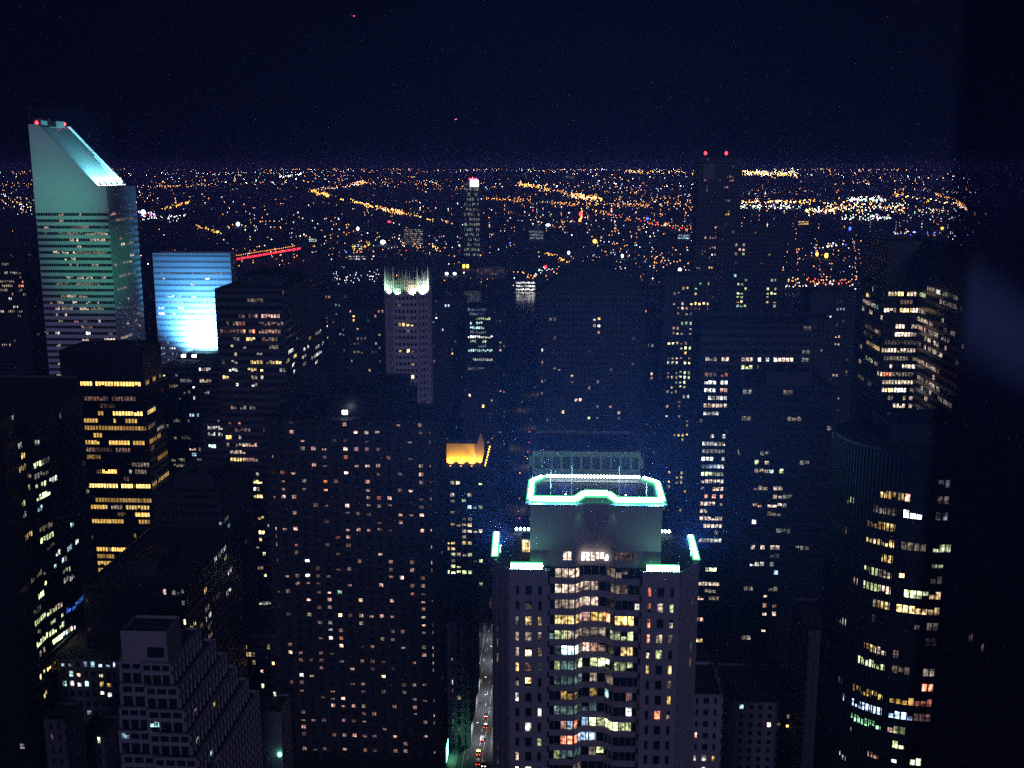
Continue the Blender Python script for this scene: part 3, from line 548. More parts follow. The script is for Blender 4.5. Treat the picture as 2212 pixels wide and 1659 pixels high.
lowplan = [(cx[0], D0), (cx[1], D0), (cx[1]+.01, D0+1), (cx[2], D0+1), (cx[3], D0+3.2), (cx[4], D0+3.2), (cx[5], D0+1), (cx[6]-.01, D0+1), (cx[6], D0), (cx[7], D0), (xr, D0+7), (xr, HB), (xl, HB), (xl, D0+7)]
wing = lambda a, b2: H.block([(a, D0), (b2, D0), (b2, HB), (a, HB)], zs, fh=fh, bay=(b2-a)/3.0, lo=.20, hi=.80, wf=.52, clad='stone', zf=zf-2*fh, proud=.45, parapet=False)
wing(cx[0], cx[1]); wing(cx[6], cx[7])
for a, b2 in (((xl, D0+7), (cx[0], D0)), ((cx[7], D0), (xr, D0+7))):
    pln = [a, b2, (b2[0], HB), (a[0], HB)] if a[0] < b2[0] else None
    H.block(pln, zs, fh=fh, bay=4.6, lo=.20, hi=.80, wf=.42, clad='stone', zf=zf-2*fh, proud=.4, parapet=False)
cpl = [(cx[1]+.02, D0+1), (cx[2], D0+1), (cx[3], D0+3.2), (cx[4], D0+3.2), (cx[5], D0+1), (cx[6]-.02, D0+1), (cx[6]-.02, HB-1), (cx[1]+.02, HB-1)]
H.block(cpl, zs, fh=fh, bay=1.75, lo=.22, hi=.82, wf=.93, clad='stone', zf=zf-fh, proud=.3, parapet=False, names=('bay_front', 'cladding'))
# shoulder roofs
for pr in ([(cx[0], D0+.4), (cx[1], D0+.4), (cx[1], HB-.4), (xl+.4, HB-.4), (xl+.4, D0+7)], [(cx[6], D0+.4), (cx[7], D0+.4), (xr-.4, D0+7), (xr-.4, HB-.4), (cx[6], HB-.4)]):
    q = MB(); q.prism(pr, zs, zs+.12); q.build('shoulder_roof', M['roof'], H.root)
# crown
k0, k1 = X(1145, 1090, 250), X(1431, 1090, 250)
n0, n1, n2, n3 = X(1243, 1090, 250), X(1262, 1090, 251.2), X(1312, 1090, 251.2), X(1332, 1090, 250)
j0, j1 = X(1172, 1030, ybk), X(1390, 1030, ybk); ks = ybk-4
kplan = [(k0, 250), (n0, 250), (n1, 251.2), (n2, 251.2), (n3, 250), (k1, 250), (k1, ks), (j1, ybk), (j0, ybk), (k0, ks)]
q = MB(); q.prism(kplan, zs-3, zc-1.0); q.build('crown_wall', M['stone'], H.root)
q = MB()
for i in range(len(kplan)):
    a, b2 = Vector((*kplan[i], zc-1)), Vector((*kplan[(i+1) % len(kplan)], zc-1)); e = b2-a; nr = Vector((e.y, -e.x, 0)).normalized()
    q.obox(a-nr*1.3-e.normalized()*.3, e+e.normalized()*.6, nr*2.5, (0, 0, .42+.003*i))           # cornice trough floor
    pass
q.build('cornice', M['stone'], H.root)
q = MB(); q.prism([((x-(k0+k1)/2)*.96+(k0+k1)/2, (y-258)*.93+258) for x, y in kplan], zc-.99, zc-.80); q.build('roof', M['roof'], H.root)
def strip(a, b2, n, w_, name='neon_tube', seg=4.6, gap=.12):
    """a lit sign box: one bright face with normal n in an added green glowing border"""
    a, b2, n = Vector(a), Vector(b2), Vector(n).normalized(); d = b2-a; L = d.length; d /= L; k = max(1, round(L/seg)); v = n.cross(d).normalized()
    mb = MB(); mb.obox(a-v*(w_/2+.46)-n*.56, d*L, v*(w_+.92), n*.5, 0)
    for i in range(k): mb.obox(a+d*(L*i/k+gap/2)-v*w_/2-n*.049, d*(L/k-gap), v*w_, n*.05, 1)
    mb.build(name, [NRIM, NEON], H.root)
zt = zc+.62
for i in (0, 1, 2, 3, 4):
    up0, up1 = ((0, 0), (0, 1.25), (1.25, 1.25), (1.25, 0), (0, 0))[i]                 # the middle rises to a shallow pediment
    a, b2 = Vector((*kplan[i], zt+up0)), Vector((*kplan[i+1], zt+up1)); e = (b2-a).normalized(); strip(a+Vector((0, -.3, 0)), b2+Vector((0, -.3, 0)), (e.y, -e.x, 1.0), .95)
q = MB(); pp = [(n0, zc-.55), (n3, zc-.55), (n2, zc+1.15), (n1, zc+1.15)]
q.face([(x, 251.9, z) for x, z in pp]); q.face([(x, 252.9, z) for x, z in pp[::-1]])
for i in range(4): a, b2 = pp[i], pp[(i+1) % 4]; q.face([(b2[0], 251.9, b2[1]), (a[0], 251.9, a[1]), (a[0], 252.9, a[1]), (b2[0], 252.9, b2[1])])
q.build('pediment', M['stone'], H.root)
for i in (5, 6, 8, 9):
    a, b2 = Vector((*kplan[i], zt)), Vector((*kplan[(i+1) % 10], zt)); strip(a, b2, (0, -.10, 1), .85)
def bulbs(p, q_, n):
    p, q_ = Vector(p), Vector(q_); mb = MB(); mb.tube(p-Vector((0, 0, .5)), q_-Vector((0, 0, .5)), .14, 5, 0)
    for i in range(n):
        c_ = p+(q_-p)*((i+.5)/n); mb.tube(c_-Vector((0, 0, .55)), c_, .1, 5, 0); mb.ball(c_+Vector((0, 0, .2)), .34, 1.3, 1, 8, 5)
    mb.build('lamp_row', [M['steel'], glow_mat('roof_bulb', (.75, 1, .88), 14)], H.root)
bulbs((j0+.8, ybk, zc+.35), (j1-.8, ybk, zc+.35), 30)
zt2 = zs+.75
q = MB()
for a, b2 in (((X(1101, 1222, D0)+.2, D0+.3), (X(1172, 1222, D0), D0+.3)), ((X(1397, 1222, D0), D0+.3), (X(1470, 1222, D0)-.2, D0+.3)), ((xl+.2, D0+7.4), (X(1075, 1150, HB-2)-.3, HB-2.2)), ((X(1489, 1152, HB-2)+.3, HB-2.2), (xr-.2, D0+7.4))):
    ed = (Vector(b2)-Vector(a)).normalized(); strip((*a, zt2), (*b2, zt2), (0, -1, .38) if abs(ed.y) < .1 else (0, -.15, 1), .85)
    e = Vector((*b2, 0))-Vector((*a, 0)); nr = Vector((e.y, -e.x, 0)).normalized(); q.obox(Vector((*a, zs+.13))-nr*1.1, e, nr*2.2, (0, 0, .12)); pass
q.build('shoulder_trough', M['stone'], H.root)
bulbs((X(1111, 1143, HB-1), HB-1, zs+1.0), (X(1146, 1143, HB-1), HB-1, zs+1.0), 4); bulbs((X(1426, 1143, HB-1), HB-1, zs+1.0), (X(1449, 1143, HB-1), HB-1, zs+1.0), 3)
for u, h in ((1190, 7), (1235, 8), (1337, 8), (1396, 4)):
    x = X(u, 1075, 253); q = MB(); q.tube((x, 253, zc-1), (x, 253, zc+h), .10, 5, 0, .03); q.build('antenna', M['alu'], H.root)
q = MB(); x0 = X(1126, 1197, 258.5); q.box(x0, x0+4.2, 258.6, 263, zs+.13, zs+4.0); q.build('stair_hut', M['stone'], H.root)
q = MB(); q.box(x0+.3, x0+3.9, 258.5, 258.59, zs+.5, zs+3.6); q.build('window', wmat('y+'), H.root)
for u, yy in ((1160, 253), (1222, 256), (1352, 256), (1418, 253)):         # made-up uplights on the roof, added only to set the haze aglow
    x = X(u, 1060, yy); q = MB(); q.tube((x, yy, zc-.8), (x, yy, zc-.2), .25, 8, 0); q.tube((x, yy, zc-.2), (x, yy, zc-.1), .22, 8, 1); q.build('uplight', [M['steel'], M['cool']], H.root)
    lamp('added_haze_light', 'SPOT', (x, yy, zc+.1), (x, yy-.9, zc+.9), (.12, .50, 1), 150000, H.root, spot_size=R(150), spot_blend=1, shadow_soft_size=.4)
for x, yy in ((xl+1.6, D0+9), (xr-1.6, D0+9)):  # shoulder uplights on posts, likewise made up to light the haze
    q = MB(); q.tube((x, yy, zs), (x, yy, zs+2.6), .25, 8, 0); q.tube((x, yy, zs+2.6), (x, yy, zs+2.7), .22, 8, 1); q.build('uplight', [M['steel'], M['cool']], H.root)
    lamp('added_haze_light', 'SPOT', (x, yy, zs+3.0), (x, yy-.6, zs+4.0), (.12, .52, 1), 260000, H.root, spot_size=R(140), spot_blend=1, shadow_soft_size=.4)
for u in (1253, 1322):
    x = X(u, 1085, 251.5); lamp('downlight', 'SPOT', (x, 249.4, zc-1.4), (x, 251.2, zc-14), (.45, 1, .55), 160, H.root, spot_size=R(50), spot_blend=.8, shadow_soft_size=.2)
# upper windows set into the crown wall
kf = len(H.faces)
H.faces.append(dict(a=Vector((X(1186, 1200, 250), 250, 0)), e=Vector((1, 0, 0)), n=Vector((0, -1, 0)), w=X(1386, 1200, 250)-X(1186, 1200, 250), z0=zs-3, zf=zf, fh=fh, nb=20, bw=(X(1386, 1200, 250)-X(1186, 1200, 250))/20, nf=1, lo=.22, hi=.8, wf=.93, id=kf))
H.win('c3', [(395,538,1100,'c'),(612,785,1075,'c+'),(890,1085,1118,'pd'),(800,820,1075,'w+')], 6.5)
H.win('c3', [(395,540,1262,'c'),(610,810,1240,'c+'),(890,910,1260,'cm'),(355,540,1405,'c'),(608,770,1380,'c'),(860,900,1400,'cd'),(345,540,1543,'c'),(608,780,1515,'c'),(700,745,1500,'w*'),(1060,1080,1520,'wm'),(940,960,1405,'pd')], 6.5)
H.win('d3', [(345,530,400,'y'),(550,575,390,'y'),(605,650,375,'p'),(650,810,380,'o'),(815,840,365,'r+'),(880,1080,405,'o+'),(345,480,540,'lm'),(490,535,535,'cm'),(605,780,500,'cm'),(830,870,540,'lm'),(880,1080,545,'l'),(345,430,670,'td'),(440,510,672,'t*'),(520,560,680,'w*'),(570,600,680,'tm'),
 (645,690,665,'p+'),(700,800,660,'pm'),(930,1070,675,'y'),(340,420,800,'l'),(425,530,800,'tm'),(535,600,800,'l+'),(645,755,785,'l'),(790,855,795,'l+'),(880,980,805,'l'),(985,1070,805,'l+'),(380,600,915,'td'),(645,750,900,'cm'),(815,860,915,'cd'),(400,580,1045,'om'),(640,700,1030,'od'),(820,845,1035,'t'),(980,1050,1060,'pd'),
 (695,755,1300,'l+'),(758,795,1310,'l'),(797,855,1315,'l+'),(875,1015,1315,'lm'),(440,470,1335,'p'),(475,500,1335,'b'),(505,560,1330,'r+'),(640,680,1310,'bm'),(450,480,1410,'r+'),(485,510,1420,'r+'),(515,550,1420,'r+'),(555,590,1415,'b'),(625,705,1390,'b'),(1010,1030,1200,'w+'),(340,385,1560,'lm'),(390,590,1555,'td'),(640,740,1550,'cm'),(730,745,1510,'l+'),(340,700,1150,'td')], 6.5)
for cp, ww in (('d3', [(22,470,'c'),(132,470,'c'),(247,470,'c'),(22,605,'cm'),(132,603,'y+'),(247,605,'y'),(22,742,'y+'),(135,735,'pd'),(250,720,'td'),(135,878,'y+'),(20,870,'cd'),(132,335,'y'),(247,335,'y'),(25,1035,'w'),(250,1135,'w'),(125,1260,'w'),(247,1395,'l'),(35,1510,'cm'),(25,1632,'l+'),(135,1632,'l+'),(248,1635,'l+'),(20,330,'wd'),
    (1178,340,'r'),(1293,335,'cm'),(1185,215,'rm'),(1295,215,'lm'),(1412,215,'lm'),(1175,480,'r'),(1290,480,'c'),(1405,470,'cm'),(1168,610,'c'),(1283,625,'l'),(1398,610,'cm'),(1166,750,'y+'),(1280,740,'od'),(1395,755,'y'),(1540,190,'l'),(1540,460,'wd'),(1530,610,'l'),(1525,735,'o'),(1180,80,'r'),(1375,1010,'o'),(1255,1240,'r'),(1360,1120,'cd')]),
               ('d2', [(2095,450,'l'),(2092,590,'y'),(2097,720,'y+'),(2110,1610,'w'),(2110,1480,'o')])): H.win(cp, ww, 6)
H.rand(26, ['cd', 'cd', 'pd', 'td'], (1, 2)); H.finish(130)

# ------------------------------------------------------------------ curved tower in the right foreground
cxx, cyy, rad = X(1985, 980, 258), 258.6, 19.2; z = at_y(1985, 982, 239.5).z
n = 44; plan = [(cxx+rad*math.sin(2*math.pi*k/n)*1.02, cyy-rad*math.cos(2*math.pi*k/n)) for k in range(n)]
B = Bld('curved_glass_tower', 'dark curved glass tower with arcs of yellow windows, right foreground', Vector((cxx, cyy, 0)), 'tower')
B.block(plan, z, fh=3.85, bay=1.15, lo=.24, hi=.76, wf=.92, clad='matt', zf=z-1.0, proud=.12)
q = MB()
for k in range(n*3):
    t = 2*math.pi*k/(n*3)
    if math.sin(t) < -.45 and math.cos(t) > -.3:
        s_, c_ = math.sin(t), math.cos(t); q.obox((cxx+rad*1.02*s_*.99, cyy-rad*c_*.99, 0), Vector((s_, -c_, 0))*.75, Vector((c_, s_, 0))*.22, (0, 0, z-.5))
q.build('facade_fins', M['fin'], B.root)
B.plant(cxx-9, cxx+9, cyy-6, cyy+10, z, 4, 'black')
B.win('c4', [(968,1000,530,'y+'),(1040,1155,568,'om'),(1205,1245,558,'p'),(960,990,672,'c'),(1030,1140,690,'cd'),(1190,1300,705,'w*'),(860,975,795,'om'),(1030,1130,840,'y'),(845,965,945,'y'),(1000,1120,985,'o+'),(1170,1350,990,'cd'),(1005,1105,1092,'y'),(820,935,1215,'l'),(980,1095,1255,'cm'),(1140,1185,1285,'y+'),
 (815,935,1345,'l'),(965,1090,1395,'c'),(1180,1335,1420,'l+'),(890,910,1490,'cm'),(980,1075,1525,'y'),(1115,1330,1558,'y+'),(1420,1560,1062,'l+'),(1400,1510,1225,'lm'),(1440,1560,810,'wm'),(1380,1510,1485,'y+'),(1365,1480,1632,'y'),(1390,1510,1350,'cd'),(1460,1560,640,'cd'),(1470,1530,510,'wd'),
 (640,230,'cm'),(690,325,'p'),(715,640,'l'),(580,1010,640,1110,'w'),(610,1210,'l'),(755,1290,'p'),(575,680,865,'cm'),(630,1640,'w'),(910,1630,'cd')], 4.0)
B.win('d4', [(845,885,625,'y'),(915,1040,668,'c'),(1085,1125,690,'p'),(760,880,742,'l+'),(910,990,797,'l'),(735,860,1000,'om'),(920,980,1050,'y'),(1040,1245,1085,'o'),(715,840,1120,'b+'),(870,990,1180,'b+'),(1030,1230,1205,'b+'),(715,820,1250,'g+'),(860,970,1305,'g'),(1060,1190,820,'cd'),(1235,1310,1620,'l+'),(1300,1400,1005,'r+'),
 (1285,1380,1115,'r'),(1315,1420,870,'cm'),(1270,1390,1240,'pm'),(1060,1150,1280,'lm'),(1040,1070,1370,'pm'),(1110,1140,1460,'l'),(860,940,1550,'pm'),(1050,1090,1600,'w'),(625,370,680,480,'c'),(520,620,'p'),(505,860,'t'),(430,1255,'y+'),(640,980,'b'),(515,730,'b'),(620,1540,'wm'),(1340,1460,600,'cd'),(1350,1420,490,'cd')], 4.0)
B.rand(40, ['cd', 'cd', 'ld', 'pd'], (1, 3)); B.finish(115)

# ------------------------------------------------------------------ stepped tower at right
def px(u, v, y): q = at_y(u, v, y); return (q.x, y)
DA = 520; v_ = 700
xa = at_y(1907, v_, DA).x; xb = at_y(1982, v_, DA).x; yb = 462; xc = at_y(2078, v_, yb).x; xd = at_y(2118, v_, yb).x
y0 = DA*(1907-1222)/(1852-1222)*.985
z = at_y(1945, 522, DA).z
B = Bld('zigzag_tower', 'dark office tower with zigzag white window bands at the right', Vector(((xa+xd)/2, DA+20, 0)), 'tower')
B.block([(xa, DA), (xb, DA), (xb+.01, yb), (xd, yb), (xd, y0), (xa-.01, y0)], z, fh=3.9, bay=1.5, lo=.26, hi=.80, wf=.85, clad='black', zf=z-19); B.irr = .22
B.win('b4', [(1070,1090,85,'o'),(1110,1135,85,'y+'),(1145,1240,85,'o+'),(1030,1290,145,'c'),(1140,1240,215,'pd'),(975,1000,288,'c+'),(1025,1120,288,'c+'),(1140,1235,288,'y+'),(1250,1295,288,'c+'),(1095,1110,430,'c'),(1130,1175,430,'p+'),(1245,1285,430,'c'),(1090,1220,500,'c+'),(1240,1280,500,'c'),(1020,1270,555,'cd'),(1010,1265,635,'c'),
 (1000,1265,705,'cd'),(1040,1065,770,'c'),(1160,1200,770,'c'),(1220,1265,770,'c+'),(1000,1080,840,'r'),(1000,1250,840,'cd'),(970,1250,910,'c'),(980,1020,975,'c'),(1035,1080,975,'y+'),(1095,1190,975,'w+'),(1220,1260,975,'cd'),(1160,1180,1045,'y'),(1220,1245,1045,'c'),(1075,1245,1108,'c'),(1100,1180,1178,'c'),(1200,1240,1178,'c'),
 (1310,145,1360,165,'l'),(1380,65,1400,80,'c'),(1400,80,1460,105,'c'),(1465,90,1490,120,'w+'),(1515,125,1640,170,'l'),(1310,240,1360,260,'c'),(1480,195,1500,205,'p'),(1510,210,1640,265,'c'),(1300,300,1385,345,'c'),(1395,340,1430,370,'c'),(1295,390,1370,420,'p'),(1390,430,1475,480,'c'),(1515,400,1545,420,'c'),(1350,515,1370,530,'c'),(1385,535,1475,575,'c'),
 (1500,480,1570,520,'c'),(1580,430,1620,450,'c'),(1290,570,1320,590,'c'),(1345,590,1365,605,'c'),(1380,615,1465,660,'c'),(1480,665,1510,690,'c+'),(1520,600,1540,610,'c'),(1275,640,1360,690,'c'),(1370,705,1455,765,'c'),(1465,760,1480,770,'c'),(1425,825,1440,835,'c'),(1290,830,1345,870,'c'),(1360,885,1450,935,'c'),(1460,930,1490,950,'c'),(1325,935,1340,945,'c'),
 (1390,980,1415,1000,'w'),(1350,1040,1380,1060,'c'),(1465,1025,1510,1060,'c'),(1520,1060,1585,1095,'c'),(1290,1090,1305,1100,'c'),(1395,1165,1415,1175,'c+'),(1510,310,1530,320,'c'),
 (770,180,'c'),(850,870,148,'y+'),(905,918,45,'w'),(815,200,915,230,'c'),(820,262,'w'),(890,300,'c'),(940,470,'c'),(855,550,970,625,'y'),(840,680,910,715,'l'),(935,740,'c'),(790,700,'c'),(800,570,'c'),(760,430,'c'),(780,310,'cd'),(960,830,'c'),(740,800,830,860,'cd'),(880,920,'cd'),(940,200,'t'),(830,480,900,500,'cd'),(840,385,980,395,'cd')], 30)
B.rand(40, ['cd', 'cd', 'pd'], (1, 5)); B.finish(118)

# ------------------------------------------------------------------ right middle towers
B = tower('split_office_tower', 'dark office tower with two bright white bays of windows, right of the green crowned tower', 1512, 1745, 700, 545, 40, 850, fh=4.05, bay=2.05, lo=.26, hi=.78, wf=.88, clad='dark'); B.irr = .25
B.win('b3', [(1680,1780,665,'c'),(1815,1890,665,'c'),(1965,2090,668,'c'),(2110,2135,665,'w+'),(2190,2212,665,'w'),(1990,2090,738,'l'),(2110,2212,738,'c'),(1680,1780,805,'pd'),(1810,1930,805,'r'),(1960,2085,805,'r'),(2105,2212,805,'r'),(1660,1780,868,'w+'),(1810,1930,868,'w'),(1955,2085,868,'w'),(2105,2212,870,'w'),
 (1660,1780,938,'w'),(1805,1930,938,'p'),(1685,1780,1000,'w'),(1805,1930,1000,'w'),(1655,1780,1072,'c'),(1800,1925,1072,'c'),(1650,1775,1140,'w'),(1870,1925,1140,'w+'),(1700,1740,1335,'w'),(1800,1920,1345,'w'),(1645,1765,1410,'w'),(1790,1915,1412,'c'),(1645,1900,1465,'wd'),(1635,1740,1535,'w+'),(1810,1880,1535,'w'),(1635,1755,1600,'b'),(1785,1830,1600,'w'),(1640,1650,1600,'w+')], 5.5)
B.win('b4', [(0,25,665,'w'),(45,75,665,'w+'),(80,220,670,'c'),(0,25,738,'c'),(45,170,738,'c'),(195,245,738,'c'),(60,165,805,'r'),(190,315,808,'y'),(0,15,870,'w'),(40,160,872,'w'),(215,315,865,'w'),(70,1200,'w'),(155,1200,'w')], 5.5)
B.win('c3', [(1630,1755,388,'l'),(1775,1905,388,'l'),(1630,1755,455,'c'),(1775,1905,455,'c'),(1630,1650,520,'c'),(1730,1750,520,'c'),(1775,1900,520,'c'),(1660,1690,582,'r+'),(1730,1750,582,'r+'),(1780,1840,582,'p'),(1845,1895,582,'o+'),(1625,1750,645,'c'),(1700,1725,640,'c+'),(1800,1890,645,'c'),(1620,1690,712,'c'),(1830,1885,710,'cd'),
 (1620,1740,772,'c'),(1760,1890,772,'c'),(1840,1890,770,'c+'),(1650,1740,832,'c'),(1765,1885,835,'c'),(1620,1735,960,'w'),(1760,1880,960,'w'),(1670,1700,1240,'l'),(1710,1770,1240,'l+'),(1820,1870,1240,'l'),(1605,1720,1365,'c'),(1740,1855,1365,'c'),(1665,1755,1425,'c'),(1600,1660,1492,'p+'),(1680,1780,1492,'cd')], 5.5)
B.win('d3', [(1590,1640,388,'p'),(1585,1635,565,'y+'),(1720,1835,830,'w+'),(1715,1830,900,'l'),(1712,1825,1032,'y'),(1710,1815,1168,'p'),(1700,1805,1370,'w+'),(1750,1790,610,'pd'),(1800,1100,'p')], 5.5)
B.rand(20, ['cd', 'wd'], (1, 3)); B.finish(118)
B = tower('black_front_block', 'plain black tower with a few dim window groups in front of the split office tower', 1597, 1792, 838, 440, 40, 1000, fh=3.75, bay=2.1, lo=.26, hi=.78, wf=.86, clad='black', plant=(.3, .8, .2, .7, 5, 'black'))
B.win('c3', [(2080,2140,325,'l'),(2170,2212,325,'cm'),(2070,2210,395,'cm'),(2070,2200,490,'cd'),(2080,2170,670,'pm'),(2090,2110,835,'w+'),(2045,2100,1020,'c'),(2125,2180,1020,'c'),(2035,2090,1190,'w'),(2105,2200,1195,'wm'),(2030,2100,1360,'cd'),(2165,2212,1440,'c'),(2180,2212,1545,'pm'),(2155,2212,1615,'c')])
B.win('c4', [(5,60,405,'t'),(90,130,405,'l'),(30,125,490,'cm'),(40,130,575,'cm'),(0,130,665,'c'),(0,100,745,'cd'),(0,110,1025,'c'),(40,90,1275,'b'),(0,100,1370,'cd'),(20,75,1540,'pm'),(15,75,1615,'c'),(0,25,1200,'w')])
B.win('d3', [(2020,2090,80,'cd'),(2165,2212,170,'c'),(2160,2212,345,'c'),(2170,2212,265,'pd'),(2050,500,'w'),(2190,500,'c'),(2105,2165,830,'w')])
B.rand(18, ['cd', 'wd'], (1, 3)); B.finish()
B = tower('punched_window_block', 'dim masonry block with rows of square windows at the foot of the black tower', 1572, 1735, 1518, 395, 34, fh=3.7, bay=3.9, lo=.22, hi=.74, wf=.42, clad='stone', glass='glass', proud=.35)
B.win('d4', [(45,1270,'p+'),(160,1270,'o+')]); B.win('d3', [(2190,1270,'y+'),(1955,1140,'t'),(1585,1560,1680,1555,'wm'),(1700,1530,'p+')]); B.rand(5, ['cd']); B.finish()
B = tower('blank_sided_block', 'dim grey block with a tall blank wall beside the curved tower', 1748, 1808, 1362, 372, 30, fh=3.7, bay=3.6, lo=.24, hi=.72, wf=.30, clad='slate', proud=.3)
B.win('d4', [(420,510,1500,'pm'),(480,1320,'cm'),(440,490,1600,'pm'),(525,1618,'y')]); B.rand(4, ['cd']); B.finish()
B = tower('court_side_block', 'narrow dim block with a lit recess just right of the green crowned tower', 1492, 1560, 1500, 300, 22, fh=3.8, bay=3.2, wf=.5, lo=.24, hi=.76, clad='stone', proud=.35)
B.win('d3', [(1590,1640,1350,'p+'),(1560,1700,1640,'wm'),(1700,1720,1535,'o'),(1570,1680,1545,'wm')]); B.finish()
B = tower('yellow_grid_tower', 'dark tower with a grid of small yellow windows behind the split office tower', 1432, 1532, 596, 735, 36, 720, fh=3.42, bay=2.95, lo=.22, hi=.80, wf=.50, clad='dark', proud=.3)
B.win('b3', [(1610,25,'g'),(1645,25,'l'),(1683,25,'l'),(1462,70,'y'),(1498,70,'y'),(1572,70,'g'),(1390,118,'cm'),(1425,118,'w'),(1605,118,'y'),(1385,210,'y'),(1460,210,'cm'),(1493,210,'c'),(1532,210,'y+'),(1568,210,'y+'),(1605,210,'y+'),(1642,210,'y+'),(1678,210,'y+'),(1420,255,'cm'),(1460,255,'y+'),(1495,255,'pm'),(1530,255,'pd'),(1570,255,'pd'),(1610,255,'pd'),(1680,255,'cd'),
 (1420,297,'cd'),(1493,297,'o+'),(1530,297,'lm'),(1455,382,'g'),(1490,382,'l'),(1528,382,'l'),(1380,430,'cm'),(1415,430,'cm'),(1527,430,'l'),(1380,472,'cm'),(1418,472,'c+'),(1455,472,'c'),(1525,472,'p'),(1345,520,'y+'),(1380,520,'y+'),(1417,520,'cm'),(1453,520,'pm'),(1490,520,'pm'),(1452,563,'cm'),(1488,563,'l+'),(1525,563,'l'),(1486,607,'o+'),(1380,652,'cm'),(1415,652,'p'),(1450,652,'p'),(1522,652,'pm'),
 (1340,697,'w'),(1377,697,'l'),(1411,697,'c+'),(1485,697,'y+'),(1520,697,'y+'),(1338,783,'r'),(1410,783,'cm'),(1447,783,'l'),(1482,783,'l'),(1519,783,'l'),(1373,827,'c'),(1410,827,'om'),(1445,827,'l+'),(1480,827,'l+'),(1518,827,'l'),(1410,868,'lm'),(1443,868,'l+'),(1480,868,'l'),(1370,910,'y'),(1443,910,'y+'),(1478,910,'y'),(1330,950,'cm'),(1370,958,'cm'),(1410,958,'cm'),(1475,1010,'w'),(1520,1010,'w'),
 (1330,1080,'y'),(1330,1168,'l'),(1440,1168,'o'),(1520,1262,'y'),(1395,1343,'y'),(1437,1343,'o'),(1474,1343,'o'),(1517,1343,'o'),(1472,1385,'o')], 2.5)
B.win('c3', [(1375,378,'y'),(1466,378,'y'),(1430,418,'y'),(1466,418,'y'),(1372,465,'y'),(1430,460,'y'),(1466,460,'y'),(1372,500,'y'),(1505,540,'o'),(1460,700,'y'),(1460,725,'y'),(1296,712,'om'),(1338,710,'om')], 2.5)
B.rand(14, ['cd', 'ld']); B.finish(110)
B = tower('tall_black_tower', 'tallest slim black glass tower breaking the skyline with red lamps on top', 1506, 1598, 341, 1150, 42, 480, fh=3.5, bay=2.6, lo=.2, hi=.82, wf=.62, clad='brown')
B.win('a3', [(1675,342,'pm'),(1690,342,'p'),(1800,340,'pm'),(1870,308,'p'),(1900,345,'p'),(1845,408,'pm'),(1862,508,'cd'),(1860,628,'o'),(1768,750,'p'),(1720,828,'pm'),(1745,828,'pm'),(1668,852,'p'),(1792,884,'p'),(1720,940,'pm'),(1765,940,'pm'),(1728,985,'p+'),(1752,985,'w'),(1770,985,'p'),(1720,1090,'o'),(1852,1090,'o+'),(1612,1090,'p'),(1660,955,'pd'),(1678,1160,'cm'),(1848,1338,'o'),(1610,1240,'g'),(1645,1240,'lm'),(1683,1240,'lm')], 3)
for u, v in ((1524, 331), (1569, 331)):
    p = at_y(u, v, 1160); q = MB(); q.tube((p.x, p.y, B.z-1), (p.x, p.y, p.z-1), .25, 6, 0); q.ball(p, 1.6, 1.2, 1); q.build('beacon', [M['steel'], M['red']], B.root)
q = MB(); q.box(B.x0+4, B.x0+16, 1146.5, 1149.7, B.z-22, B.z-6); q.build('plant_screen', M['grey'], B.root)
B.rand(40, ['pd', 'cd', 'od']); B.finish()
B = tower('columned_light_tower', 'dark block with two vertical stacks of lit windows right of the tallest black tower', 1560, 1688, 496, 900, 40, 600, fh=3.6, bay=3.0, lo=.2, hi=.78, wf=.62, clad='black')
B.win('a3', [(1945,1960,900,'cm'),(2000,2010,900,'cm'),(1965,1985,938,'p'),(1990,2030,938,'c+'),(1935,1960,980,'cm'),(1995,2030,980,'l'),(1940,1165,'t'),(2012,1200,'l'),(1945,1240,'l'),(1985,1240,'cm'),(2012,1275,'l'),(1935,1975,1310,'l+'),(1985,2015,1310,'l'),(1935,1955,1350,'l'),(1985,2015,1350,'l'),(1945,1965,1387,'o'),(1980,2015,1387,'c+'),(1935,1970,1422,'t'),(1980,2015,1422,'l'),(2205,1270,'l'),(2205,1350,'lm')], 3.2)
B.win('a4', [(10,975,'cm'),(50,1200,'cm'),(5,1310,'l'),(45,1310,'l+'),(0,1385,'o'),(45,1385,'o+'),(60,1420,'cm'),(10,1275,'cm'),(50,1275,'cm')], 3.2); B.rand(20, ['cd', 'pd']); B.finish()

